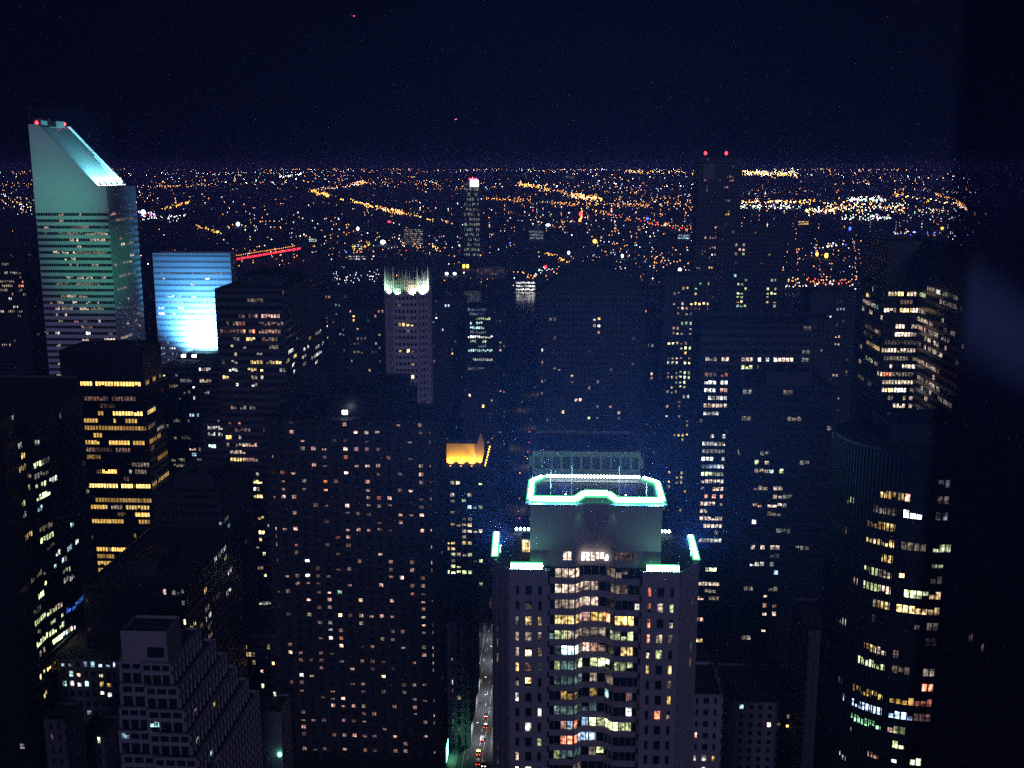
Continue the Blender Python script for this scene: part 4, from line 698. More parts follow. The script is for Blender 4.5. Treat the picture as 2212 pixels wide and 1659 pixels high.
# ------------------------------------------------------------------ middle ground between the crown tower and the street
B = tower('gilded_wing_block', 'dark block with greenish window pairs below the golden lit roof wall', 960, 1045, 1010, 560, 36, 1120, fh=3.42, bay=3.1, lo=.2, hi=.78, wf=.72, clad='slate')
GB = B
B.win('c2', [(1685,490,'cm'),(1750,488,'l'),(1955,490,'l+'),(1685,548,'cm'),(1690,600,'cd'),(1800,603,'l'),(1860,595,'cm'),(1853,660,'t+'),(1900,658,'tm'),(1955,658,'l'),(1695,707,'cm'),(1800,768,'cd'),(1857,768,'cd'),(1700,823,'y'),(1755,825,'c'),(1805,825,'c'),(1857,822,'y'),(1805,883,'cm'),(1857,880,'c'),(1910,883,'cm'),(1960,883,'c'),(1780,930,'cm'),(1662,985,'y+'),(1705,987,'y'),(1808,988,'y'),(1860,986,'y'),
 (1665,1045,'y'),(1705,1045,'y'),(1708,1098,'l'),(1760,1098,'cm'),(1810,1100,'c'),(1860,1098,'l'),(1700,1150,'cd'),(1915,1155,'cd'),(1965,1150,'l+'),(1710,1203,'l'),(1763,1205,'l'),(1668,1257,'l+'),(1710,1258,'l+'),(1765,1258,'l'),(1812,1256,'l+'),(1865,1258,'l+'),(1970,1367,'lm')], 3)
B.finish()
zr = GB.z; xg0, xg1 = at_y(962, 985, 566).x, at_y(1031, 985, 566).x; zt_ = at_y(1000, 960, 566).z
q = MB(); q.box(xg0, xg1, 566, 572, zr-.85, zt_); q.box(xg0-.2, xg1+.2, 565.7, 572.3, zt_, zt_+.5); q.build('roof_wall', M['gold'], GB.root)
q = MB(); base = Vector((xg1+1.2, 564, 0)); prof_ = [(0, zr-.5), (-1.3, zr+4), (-1.9, zr+9), (-1.0, zr+13), (.9, zr+18.5), (2.6, zr+13.5), (2.8, zr+8), (1.4, zr+2)]
for s_ in (0, 1): q.face([base+Vector((x*(1 if s_ else 1), .9*s_, z)) for x, z in (prof_ if s_ == 0 else prof_[::-1])])
for i in range(8): a, b2 = prof_[i], prof_[(i+1) % 8]; q.face([base+Vector((b2[0], 0, b2[1])), base+Vector((a[0], 0, a[1])), base+Vector((a[0], .9, a[1])), base+Vector((b2[0], .9, b2[1]))])
q.build('roof_fin', M['gold'], GB.root)
q = MB()
for j in range(3): q.box(xg0+(j+.5)*(xg1-xg0)/3-.5, xg0+(j+.5)*(xg1-xg0)/3+.5, 563.6, 564.2, zr-.85, zr-.3, 0); q.box(xg0+(j+.5)*(xg1-xg0)/3-.4, xg0+(j+.5)*(xg1-xg0)/3+.4, 563.65, 564.15, zr-.3, zr-.22, 1)
q.build('uplight', [M['steel'], M['amber']], GB.root)
for j in range(3):
    x = xg0+(j+.5)*(xg1-xg0)/3; lamp('wall_uplight', 'SPOT', (x, 564, zr+.1), (x, 566.2, zr+5), (1, .55, .05), 6500, GB.root, spot_size=R(120), spot_blend=.6, shadow_soft_size=.3)
lamp('fin_uplight', 'SPOT', (xg1+1.4, 561.5, zr), (xg1+1.4, 564, zr+9), (1, .55, .08), 9000, GB.root, spot_size=R(90), spot_blend=.7, shadow_soft_size=.3)
q = MB()
for j in range(8): p = at_y(1048+10*(1-j/7), 965+40*j/7, 575-j*1.2); q.ball(p, .42, 1.2, 1); q.tube(p, p-Vector((0, 0, 1.6)), .07, 4, 0)
q.build('lamp_string', [M['steel'], M['amber']], GB.root)
B = tower('pilaster_roof_block', 'long low block with square openings between pilasters right behind the green crown', 1150, 1384, 974, 300, 24, fh=at_y(1260, 974, 300).z-at_y(1260, 1016, 300).z, bay=2.95, lo=.12, hi=.72, wf=.72, clad='grey', glass='dark', proud=.8); B.finish()
B = Bld('broad_dark_tower', 'broad nearly unlit tower with a low hipped top rising behind the green crown', Vector((at_y(1280, 750, 640).x, 660, 0)), 'tower')
xa, xb = at_y(1166, 750, 640).x, at_y(1392, 750, 640).x; z = at_y(1260, 628, 640).z
B.block([(xa, 640), (xb, 640), (xb, 690), (xa, 690)], z, fh=3.8, bay=2.6, lo=.24, hi=.76, wf=.6, clad='dark', parapet=False)
q = MB(); t = [(xa+2, 641, z), (xb-2, 641, z), (xb-2, 689, z), (xa+2, 689, z)]; k = [(xa+19, 655, z+13), (xb-22, 655, z+13), (xb-22, 675, z+13), (xa+19, 675, z+13)]
q.face(k); 
for i in range(4): j = (i+1) % 4; q.face([t[i], t[j], k[j], k[i]])
q.build('hipped_roof', M['roof'], B.root)
B.win('b3', [(335,395,305,'cm'),(335,395,352,'y+'),(690,700,325,'c'),(710,770,325,'o+'),(740,770,368,'w+'),(712,735,368,'pm'),(735,765,462,'r+'),(230,590,'w'),(230,720,'p'),(360,870,'lm'),(360,930,'l'),(500,835,'y'),(500,895,'lm'),(735,885,'cm'),(565,1028,'p+'),(597,1028,'p+'),(430,1150,'y'),(660,1177,'l'),(730,1085,'lm'),(865,1088,'pm'),(365,1205,'cd'),(730,1205,'cd'),(360,1145,'cd'),(920,1140,'cm'),(915,1205,910,1205,'cd'),(875,790,'cd'),(235,985,'cd')], 3)
B.rand(25, ['cd', 'ld', 'pd']); B.finish()
def filler(name, label, u0, u1, v, D, depth, wins, rnd, codes=('cd', 'wd', 'pd'), **kw):
    kw.setdefault('clad', 'dark'); kw.setdefault('fh', 3.4); kw.setdefault('bay', 2.8); kw.setdefault('wf', .5)
    B = tower(name, label, u0, u1, v, D, depth, **kw)
    for cp, ww in wins: B.win(cp, ww, 4)
    B.rand(rnd, list(codes)); B.finish(); return B
filler('white_lit_tower', 'slim dark tower with a stack of bluish white office floors near the centre', 1006, 1064, 664, 830, 36, [('b2', [(1830,1990,260,'bm'),(1840,1970,300,'bd'),(1900,2035,340,'l'),(1840,1870,378,'w'),(1900,1955,378,'t+'),(1850,1975,418,'t'),(1880,1940,415,'w+'),(1850,1990,460,'wd'),(1835,2040,505,'w+'),(1870,1910,545,'l'),(1960,1990,545,'l'),(1930,1990,585,'tm'),(1840,2040,623,'t'),(1900,1990,622,'w'),(1870,2040,700,'wm'),(1840,1980,750,'wd'),(1920,1995,858,'tm'),(1920,1990,830,'wd'),(1935,1995,945,'b'),(1935,1990,978,'b'),(1870,1020,'cm'),(2030,1065,'l')])], 10, fh=3.6, bay=1.6, wf=.85)
filler('pinprick_tower', 'dark tower of pinprick lights left of the spiky brick crown', 752, 838, 668, 780, 40, [('b2', [(812,262,'p'),(820,275,'o+'),(848,318,'o+'),(850,362,'o'),(890,430,'p'),(740,462,'b'),(740,400,'bd'),(868,610,'o'),(900,608,'cm'),(932,505,'cm'),(1040,300,'p'),(1075,242,'p'),(1095,240,'p'),(1045,152,'c+'),(1055,478,'c'),(1040,527,'cm'),(740,645,'y'),(818,700,'cm'),(822,803,'c'),(755,803,'cm'),(850,850,'c'),(945,828,'c'),(990,800,'c+'),(970,778,'cm')])], 30)
filler('narrow_dark_tower', 'narrow dark apartment tower beside the broad block, its edge dotted with pinkish lights', 700, 750, 628, 860, 34, [('b2', [(612,45,'o'),(618,148,'pm'),(597,320,'p'),(597,335,'p'),(597,398,'p+'),(625,488,'o'),(710,205,'w'),(710,222,'b'),(690,270,'cd'),(665,550,'cd'),(740,470,'b')])], 16)
filler('plain_dark_tower', 'plain dark tower just right of the spiky brick crown with two white lights', 932, 1000, 648, 900, 36, [('b2', [(1535,340,'t'),(1560,335,'w+'),(1655,232,'b+'),(1622,435,'w'),(1690,640,'o'),(1690,600,'pm'),(1530,710,'p')])], 14)
filler('street_edge_tower', 'dark tower at the street edge with a few warm lights, left of the hipped tower', 1068, 1094, 690, 860, 30, [('b2', [(2075,148,'pm'),(2083,200,'w'),(2072,298,'w'),(2110,545,'o'),(2115,592,'p'),(2190,557,'o'),(2183,795,'w'),(2110,955,2180,950,'r'),(2200,990,'p')])], 16)
filler('lamp_speckled_block', 'low dark block speckled with amber lights right of the hipped tower', 1396, 1432, 742, 760, 30, [('b3', [(1205,818,'p'),(1205,850,'pm'),(1268,905,'w+'),(1265,940,'l'),(1265,980,'cm'),(1135,420,'p'),(1160,420,'p')])], 14)
filler('amber_lamp_tower', 'dark tower with amber terrace lamps behind the broad hipped tower', 1300, 1400, 668, 800, 30, [('b3', [(1030,285,'b'),(1110,240,'p+'),(1185,255,'r+'),(1015,480,'c'),(1005,672,'w'),(950,632,'cm'),(990,850,'p'),(990,965,'l'),(900,740,'b')])], 14)
filler('riverside_tower', 'wide dark riverside tower between the tallest tower and the zigzag tower', 1752, 1850, 630, 930, 40, [('b4', [(600,195,640,195,'bd'),(590,680,240,'bm'),(500,325,'p+'),(528,330,'w+'),(655,350,'pd'),(460,470,'w+'),(490,470,'p'),(450,490,'b'),(598,495,'p'),(595,555,'c'),(485,555,'w'),(445,665,'pm'),(380,750,'p'),(475,750,'w'),(475,775,'w'),(430,795,'b'),(580,820,'c'),(440,895,'pm'),(540,855,'pd')])], 20)
filler('shadow_side_tower', 'black tower tucked between the split office tower and the zigzag tower', 1740, 1800, 690, 760, 36, [('b4', [(370,180,'pd'),(440,320,'cd')])], 14)
filler('slab_back_block', 'dark block behind the roof of the dark slab with two red lights', 600, 860, 838, 520, 40, [('b2', [(538,845,'r+'),(476,915,'r+'),(1000,1020,'wm'),(1030,1020,'wm'),(815,1090,'w'),(840,1090,'w'),(830,950,1080,1075,'cd'),(265,1110,'w'),(137,915,'w+'),(850,851,'pm')])], 14)
filler('low_street_block', 'low pale block with dark square windows on the left pavement of the street', 966, 1014, 1345, 440, 50, [('d2', [(1700,950,'w'),(1740,1030,'cm'),(1690,1523,'o+'),(1675,1600,'pm'),(1690,710,'bm')])], 3, clad='stone', fh=3.8, bay=3.4, wf=.45)
filler('corner_street_block', 'dark mid rise block on the left of the street beyond the golden roof', 1000, 1068, 838, 660, 40, [('b2', [(1700,960,'y'),(1650,1060,'y+'),(1635,1085,'y'),(1663,1145,'o+'),(1955,1090,'o+'),(2025,1060,'l'),(1830,990,'c')])], 8)
filler('street_canyon_block', 'dark block lining the right side of the street behind the pilastered roof', 1176, 1210, 860, 560, 60, [], 8)

# ------------------------------------------------------------------ the street: cars, traffic lights, street lamps
def car_parts(name, label, col, loc, group, heading=1, kind='car'):
    root = empty(name, Vector(loc), label, 'car', group); x, y, z = loc
    paint = solid('car_paint', col, .3, .1, .4, .3)
    b = MB(); prof = [(-2.2, .45), (2.2, .45), (2.25, .85), (1.2, .98), (.55, 1.45), (-1.1, 1.47), (-1.85, 1.02), (-2.25, .95)]
    A = [(x-.86, y+heading*p, z+q) for p, q in prof]; B2 = [(x+.86, y+heading*p, z+q) for p, q in prof]; n = len(prof)
    b.face(A); b.face(B2[::-1])
    for i in range(n): j = (i+1) % n; b.face([A[j], A[i], B2[i], B2[j]])
    b.build('body', paint, root)
    g = MB()
    for (p0, q0), (p1, q1) in (((1.12, 1.03), (.62, 1.40)), ((-1.2, 1.42), (-1.78, 1.06))):
        g.face([(x-.74, y+heading*p0, z+q0+.012), (x+.74, y+heading*p0, z+q0+.012), (x+.70, y+heading*p1, z+q1+.012), (x-.70, y+heading*p1, z+q1+.012)])
    g.build('windscreen', M['glass'], root)
    for sx in (-1, 1):
        for sy in (-1.35, 1.35):
            t = MB(); t.tube((x+sx*.72, y+sy, z+.33), (x+sx*.90, y+sy, z+.33), .33, 12); t.build('wheel', M['black'], root)
        t = MB(); t.box(x+sx*.62-.2, x+sx*.62+.2, y-heading*2.26-.06, y-heading*2.26+.05, z+.62, z+.90); t.build('tail_light', M['tail'], root)
        t = MB(); t.box(x+sx*.62-.2, x+sx*.62+.2, y+heading*2.24-.05, y+heading*2.24+.06, z+.60, z+.80); t.build('headlight', M['head'], root)
    return root
lanes = [(1050, 1544, 1, 'red tail lit dark saloon car farthest up the street of the near queue', (.02, .02, .03)), (1049, 1567, 1, 'black car second in the near queue on the street', (.015, .015, .015)), (1042, 1595, 1, 'silver car with glowing tail lights in the middle of the near queue', (.4, .4, .42)),
         (1034, 1625, 1, 'yellow taxi with bright tail lights near the bottom of the street', (.7, .42, .03)), (1033, 1646, 1, 'dark red car nearest the bottom edge on the street', (.16, .015, .015)), (1057, 1650, -1, 'white van like car with headlights on, coming down the street beside the green crowned tower', (.7, .7, .7)),
         (1076, 1250, 1, 'lone dark car farther up the street canyon', (.03, .03, .04)), (1090, 1165, 1, 'distant dark blue car in the street canyon', (.02, .03, .08))]
for i, (u, v, h, lab, col) in enumerate(lanes):
    p = at_z(u, v, .6); car_parts('taxi' if 'taxi' in lab else 'car', lab, col, (min(max(p.x, -43.5), -33), p.y, .02), 'cars on the street between the towers', h)
def street_light(x, y, side, label, group, head='amber', col=(1, .62, .30), pw=1100):
    r = empty('street_lamp', Vector((x, y, .14)), label, 'street lamp', group)
    q = MB(); q.tube((x, y, .14), (x, y, 8.6), .12, 8, 0, .07); q.tube((x, y, 8.6), (x-side*2.0, y, 9.1), .06, 6); q.build('post', M['steel'], r)
    q = MB(); q.box(x-side*2.0-.5, x-side*2.0+.5, y-.2, y+.2, 9.0, 9.2, 0); q.box(x-side*2.0-.42, x-side*2.0+.42, y-.17, y+.17, 8.92, 8.999, 1); q.build('lamp_head', [M['steel'], M[head]], r)
    lamp('street_glow', 'SPOT', (x-side*2.0, y, 8.85), (x-side*2.0, y, 0), col, pw, r, spot_size=R(150), spot_blend=.5, shadow_soft_size=.2)
sl = [(SX1+1.0, 455, 1), (SX0-1.0, 500, -1), (SX1+1.0, 545, 1), (SX0-1.0, 600, -1), (SX1+1.0, 660, 1), (SX0-1.0, 720, -1), (SX1+1.0, 780, 1), (SX1+1.0, 900, 1), (SX0-1.0, 960, -1), (SX1+1.0, 1040, 1), (SX0-1.0, 1120, -1), (SX1+1.0, 1200, 1)]
for x, y, sd in sl: street_light(x, y, sd, 'amber street lamp on a curved arm along the street canyon', 'street lamps along the street canyon')
for u, v in ((1062, 1345), (1053, 1395), (1040, 1462), (1012, 1478), (1058, 1500), (1022, 1560)):
    p = at_z(u, v, 9); street_light(min(max(p.x, SX0-1), SX1+1), p.y, 1 if p.x > -38 else -1, 'white street lamp glaring beside the lower street at the foot of the towers', 'white street lamps along the lower street', 'head', (.85, .92, 1), 7000)
def traffic(u, v, label, col):
    p = at_z(u, v, 5.4); x, y = min(max(p.x, SX0-.6), SX1+.6), p.y
    r = empty('traffic_light', Vector((x, y, .1)), label, 'traffic light', 'traffic lights in the street canyon')
    q = MB(); q.tube((x, y, .1), (x, y, 5.9), .09, 8); q.build('post', M['steel'], r)
    q = MB(); q.box(x-.22, x+.22, y-.35, y-.12, 4.6, 5.9); q.build('housing', M['dark'], r)
    for j, (cc, zz) in enumerate((('red', 5.65), ('amber', 5.25), ('green', 4.85))):
        q = MB(); q.tube((x, y-.36, zz), (x, y-.55, zz), .15 if cc != col else .34, 10); q.build('signal_lens', M[cc] if cc == col else M['black'], r)
for u, v, lab, col in ((1144, 933, 'red traffic light highest up the street canyon', 'red'), (1144, 956, 'larger red traffic light below the highest one', 'red'), (1140, 976, 'lowest red traffic light of the upper street canyon', 'red'), (1128, 1120, 'red traffic light just left of the green crown', 'red'), (1143, 990, 'amber traffic light beneath the red ones', 'amber'), (1123, 1021, 'amber traffic light left of the crown edge', 'amber')): traffic(u, v, lab, col)
# lit shop sign and awning glow at the foot of the street
p = at_z(998, 1640, 3); q = MB(); q.box(-50.2, -49.3, p.y-1, p.y+9, .2, 9, 0); q.box(-49.29, -49.2, p.y, p.y+8, 1, 8.2, 1)
tag(q.build('shop_sign', [M['steel'], M['green']]), 'tall green lit shop sign at the bottom of the street', 'sign')

# ------------------------------------------------------------------ lights of the far side of the river
LC = {'o': ((1, .37, .08), 2.6), 'w': ((1, .58, .28), 2.3), 'c': ((.70, .80, 1), 2.4), 'W': ((1, .90, .78), 4.2), 'g': ((.45, 1, .68), 2.6), 'r': ((1, .05, .04), 3.5), 'y': ((1, .52, .09), 4), 'b': ((.08, .15, 1), 5), 'p': ((1, .28, .30), 2.5), 'd': ((1, .42, .16), .8)}
LK = list(LC); LB = [2.1, 3.8, 8.5]
LM = {k: glow_mat('far_light_'+k, v[0], v[1]*1.9) for k, v in LC.items()}
LMB = [glow_mat('far_light_%s_%d' % (k, i), v[0], v[1]*LB[i]) for i in range(3) for k, v in LC.items()]
pts = []                                               # x, y, px radius, colour
def add(u, v, r, c):
    if v < 366: v = 366+abs(rng.gauss(0, .8))
    p = ghit(u, v, 6)
    if 1440 < p.y < 2225: return
    pts.append((p.x, p.y, r, c))
def pick(s): return rng.choice(s)
for _ in range(5200):                                  # street grid of the far boroughs
    u = rng.uniform(-20, 2120); t = rng.random(); v = 366+250*t**1.75
    dens = (.55 if u < 700 else .9) if v > 400 else .8
    if 1220 < u < 2100 and 395 < v < 470: dens = 1.0
    elif v < 460: dens *= .72
    if v > 470: dens *= .85
    if u > 2060: dens *= .5
    pd = ghit(u, v, 6); nz_ = math.sin(pd.x/620+1.3)+math.sin(pd.y/790+pd.x/1500)+math.sin(pd.x/260-pd.y/410)+.7*math.sin(pd.y/230)
    if nz_ < -.1: dens *= .15
    elif nz_ > .9: dens *= 1.6
    if rng.random() > dens: continue
    p = ghit(u, v, 6); ang = R(((int(p.x//(1200+p.y*.12))*37+int(p.y//(1500+p.y*.2))*53) % 5)*14-24)
    S = max(85, p.y*.022); ca, sa = math.cos(ang), math.sin(ang); q1 = p.x*ca+p.y*sa; q2 = -p.x*sa+p.y*ca
    if p.y > 7500: pass
    elif rng.random() < .6: q1 = round(q1/S)*S; q2 = round(q2/(S*.32))*S*.32
    elif rng.random() < .6: q2 = round(q2/(S*1.4))*S*1.4; q1 = round(q1/(S*.3))*S*.3
    x, y = q1*ca-q2*sa, q1*sa+q2*ca
    if y < 2260 or y > 18500: continue
    pts.append((x, y, rng.choice((.45, .52, .6, .7, .85, 1.1)), pick('ooooooowwwwdddddddccWg' if rng.random() < .93 else 'WWrgbp')))
def line(pl_, n, sv, c, r=(1.0, 1.5)):
    for _ in range(n):
        k = rng.random()*(len(pl_)-1); i = int(k); f = k-i
        add(pl_[i][0]+(pl_[i+1][0]-pl_[i][0])*f+rng.gauss(0, 1), pl_[i][1]+(pl_[i+1][1]-pl_[i][1])*f+rng.gauss(0, sv), rng.uniform(*r)*.72, pick(c))
line([(672, 413), (712, 425)], 46, 1.6, 'oooyy', (1.2, 1.9)); line([(735, 432), (742, 433)], 5, 1, 'oy', (1.4, 1.9)); line([(757, 434), (800, 446), (852, 458), (870, 461)], 120, 2.2, 'oyowo'); line([(870, 461), (925, 475), (975, 482)], 30, 1.5, 'oyw')
line([(677, 410), (740, 406), (790, 393)], 40, 1.6, 'owWoo', (.8, 1.3)); line([(765, 397), (787, 392)], 14, 1, 'oop', (1.2, 1.6))
line([(1120, 397), (1180, 409), (1240, 423), (1290, 430)], 130, 3, 'ooooyw', (.9, 1.4)); line([(1235, 424), (1300, 431)], 60, 3, 'oyyWo', (1.2, 1.7)); line([(1050, 430), (1130, 433), (1220, 440), (1330, 443), (1410, 446)], 150, 2.5, 'ooooowd', (.8, 1.3))
line([(1255, 445), (1256, 470), (1252, 480)], 26, 1.5, 'oyyro', (1.3, 2.0)); line([(1270, 452), (1340, 470), (1400, 482), (1450, 488), (1500, 500)], 80, 3, 'orowo'); line([(1350, 370), (1390, 373), (1505, 372)], 60, 1.6, 'yoyw', (.8, 1.3))
line([(1598, 374), (1722, 378)], 140, 2.4, 'yyyW', (1.0, 1.6)); line([(1598, 371), (1725, 373)], 30, 1, 'WWg', (.9, 1.3))
line([(1330, 430), (1500, 445)], 90, 12, 'wcoowd', (.8, 1.3)); line([(1600, 437), (1760, 437)], 90, 2.2, 'yoyW', (1.0, 1.4)); line([(1600, 448), (1730, 448)], 60, 2.5, 'WcWgw', (1.1, 1.5))
line([(1830, 432), (1915, 433)], 70, 2.6, 'WWgcW', (1.2, 2.0)); line([(1780, 448), (1960, 446)], 130, 6, 'yooWWg', (1.0, 1.7)); line([(1740, 455), (1800, 458)], 40, 4, 'yoWW', (1.1, 1.8)); line([(1815, 473), (1930, 472)], 45, 3, 'WWcg', (1.2, 2.0))
line([(1930, 420), (1975, 432), (2060, 440), (2090, 452)], 55, 2.5, 'oyWy', (1.0, 1.5)); line([(2020, 420), (2060, 432), (2085, 445)], 40, 1.5, 'owo', (.8, 1.1)); line([(1900, 455), (2075, 462)], 90, 8, 'gwocd', (.9, 1.3)); line([(1930, 505), (2090, 512)], 30, 4, 'cWob', (.9, 1.4))
line([(300, 463), (335, 466)], 26, 2.5, 'WWrpb', (1.3, 2.0)); line([(290, 477), (400, 470)], 35, 4, 'cWgW', (1.0, 1.5)); line([(350, 453), (410, 438)], 34, 1.6, 'oyo', (.9, 1.3)); line([(425, 490), (480, 503)], 34, 2.2, 'yoy', (.9, 1.3)); line([(295, 405), (470, 400)], 60, 2.2, 'oodw', (.7, 1.0))
line([(602, 383), (640, 379), (650, 376)], 26, 1.2, 'gWWg', (1.0, 1.5)); line([(340, 376), (700, 372)], 46, 1.6, 'gWcw', (.7, 1.0)); line([(720, 388), (1000, 402)], 90, 6, 'oodwd', (.7, 1.0)); line([(930, 370), (1500, 366)], 70, 1.5, 'wcWd', (.7, 1.0))
line([(500, 565), (650, 545)], 46, 6, 'owoy', (.9, 1.4)); line([(712, 600), (820, 596)], 36, 6, 'cccW', (.8, 1.1)); line([(760, 545), (800, 530)], 24, 5, 'oyo', (1.0, 1.4)); line([(1160, 545), (1200, 553), (1230, 570)], 24, 2, 'ooy', (1.0, 1.5)); line([(925, 530), (950, 540)], 10, 1.5, 'oy', (1.1, 1.5)); line([(1000, 535), (1040, 550)], 16, 2, 'oyo', (1.1, 1.6))
line([(1690, 603), (1850, 612)], 40, 5, 'orWwo', (1.1, 1.7)); line([(1690, 618), (1850, 622)], 40, 3, 'cWcw', (1.0, 1.5)); line([(1760, 535), (1830, 530)], 16, 2, 'Wwb', (1.1, 1.6)); line([(1155, 590), (1210, 578)], 16, 3, 'gcr', (1.0, 1.5)); line([(1110, 590), (1180, 600)], 14, 4, 'oo', (1.0, 1.5))
line([(1760, 520), (1775, 600)], 16, 3, 'po', (.8, 1.0)); line([(1845, 520), (1850, 605)], 22, 1.5, 'pw', (.8, 1.0)); line([(1718, 490), (1725, 590)], 14, 2, 'pw', (.8, 1.0)); line([(1290, 520), (1500, 590)], 60, 14, 'oowc', (1.0, 1.5)); line([(1020, 455), (1500, 520)], 60, 10, 'owcW', (1.0, 1.5)); line([(470, 470), (1000, 540)], 120, 18, 'owcWo', (1.0, 1.6))
line([(0, 400), (70, 395)], 20, 6, 'ow', (.7, 1.0)); line([(0, 415), (70, 460)], 40, 12, 'woWc', (.9, 1.4))
pts.sort(key=lambda p: p[1]); near = [p for p in pts if p[1] > 2260]
GRP = {'o': 'orange street lamps', 'w': 'warm street lamps', 'c': 'cool street lamps', 'W': 'white street lamps', 'g': 'greenish street lamps', 'r': 'red street lamps', 'y': 'yellow street lamps', 'b': 'blue street lamps', 'p': 'pink street lamps', 'd': 'dim amber street lamps'}
ULM = {}
def unit_lamp(c):
    if c not in ULM:
        q = MB(); q.ball((0, 0, 0), 1, 1.45, 1, 6, 4); q.tube((0, 0, -6.5), (0, 0, -1.2), .12, 5, 0)
        o = q.build('street_lamp', [M['steel'], LM[c]]); ULM[c] = o.data; bpy.data.objects.remove(o)
    return ULM[c]
for x, y, r, c in near[:300]:
    s = r*y/F*.92; o = bpy.data.objects.new('street_lamp', unit_lamp(c)); C.objects.link(o); o.location = (x, y, 6.5*s+gz(y)); o.scale = (s, s, s)
    tag(o, {'o': 'orange', 'w': 'warm yellow', 'c': 'cool bluish', 'W': 'white', 'g': 'greenish white', 'r': 'red', 'y': 'bright yellow', 'b': 'blue', 'p': 'pinkish', 'd': 'dim amber'}[c]+' street lamp among the low streets across the river', 'street lamp', GRP[c]+' across the river')
q = MB()
for x, y, r, c in near[300:]:
    s = r*y/F*.85; q.ball((x, y, gz(y)+7+s*1.5), s, 1.4, LK.index(c)+len(LK)*(0 if y < 6000 else 1 if y < 11000 else 2), 4, 3)
tag(q.build('city_lights', LMB), kind='stuff')

# ------------------------------------------------------------------ recognisable lit things across the river
def far_block(name, label, u0, u1, vt, vb, clad='dark', wins=(), fh=4.5, rows=None, depth=30, cat='building', D=None, lit=None):
    D = D or ghit((u0+u1)/2, vb, 0).y; x0, x1 = at_y(u0, vb, D).x, at_y(u1, vb, D).x; z = at_y((u0+u1)/2, vt, D).z
    B = Bld(name, label, Vector(((x0+x1)/2, D+depth/2, 0)), cat)
    B.block([(x0, D), (x1, D), (x1, D+depth), (x0, D+depth)], z, fh=fh, bay=max(2.5, (x1-x0)/26), lo=.2, hi=.8, wf=.7, clad=clad, proud=.3)
    if lit:
        f = B.faces[0]
        for k in range(f['nf']):
            for i in range(f['nb']):
                if B.r.random() < lit[1]: B.put(f, k, i, i, B.r.choice(lit[0]))
    B.finish(); B.x0, B.x1, B.z, B.D = x0, x1, z, D
    return B
B = far_block('distant_glass_tower', 'tall pale tower across the river dotted with lights, pink and white sign on top', 1003, 1036, 392, 512, 'slate', fh=14, depth=60, D=3050, lit=(['wm', 'lm', 'cd', 'wm', 'tm', 'wd'], .55))
q = MB(); q.box(B.x0+18, B.x0+24, 3047, 3049.5, B.z-14, B.z+4, 0); q.box(B.x0+26, B.x0+41, 3047, 3049.5, B.z-14, B.z+4, 0); q.box(B.x0+14, B.x1-6, 3047, 3049.5, B.z+5, B.z+9, 1); q.build('roof_sign', [M['cool'], glow_mat('pink_sign', (1, .05, .22), 5)], B.root)
far_block('lit_office_block', 'mid rise office block with dense pale yellow windows across the river', 873, 914, 494, 532, 'slate', fh=6.5, lit=(['cm', 'l', 'cm', 'c', 'cd'], .8))
far_block('white_window_block', 'small office block with two rows of white windows across the river', 752, 790, 552, 566, 'slate', fh=6, lit=(['w', 'w+', 'wm'], .7))
far_block('pale_green_block', 'pale green lit box of a building across the river', 1144, 1173, 497, 523, 'lightgl', fh=11, lit=(['tm', 'lm', 'wm'], .95))
far_block('green_lit_shed', 'greenish white lit shed left of the tallest black tower', 1464, 1490, 506, 522, 'lightgl', fh=9, lit=(['t+', 't', 'tm'], .9))
far_block('amber_lit_warehouse', 'brown warehouse under a row of eight amber lamps across the river', 1030, 1088, 580, 602, 'brick', fh=8, lit=(['om', 'od', 'pd'], .3))
far_block('blue_dome_block', 'turquoise lit round roofed block in the far streets', 765, 781, 527, 536, 'slate', fh=5, lit=(['t+', 't'], .8))
far_block('white_sign_block', 'low block with a bright white sign across the river', 667, 684, 515, 525, 'slate', fh=6, lit=(['w+', 'w+', 't'], .95))
far_block('orange_sign_shed', 'shed with a glaring orange sign in front of the far white lights', 1724, 1746, 477, 489, 'slate', fh=9, lit=(['o+', 'o+'], .97))
far_block('long_white_shed', 'long flat shed with a white lit side below the distant glass tower', 1028, 1072, 529, 535, 'slate', fh=12, lit=(['w+', 'w'], .95))
far_block('short_white_shed', 'short flat shed with a white lit side right of the long white shed', 1084, 1106, 528, 534, 'slate', fh=12, lit=(['w+', 'w'], .9))
far_block('white_pier_shed', 'long white lit pier shed on the river edge near the centre', 1114, 1157, 607, 613, 'slate', fh=7, lit=(['w+', 'w+'], .97), D=2236)
far_block('four_bar_block', 'distant block with four glowing white vertical bars near the skyline', 1221, 1240, 377, 388, 'slate', fh=60, lit=(['wm', 'w'], .6))
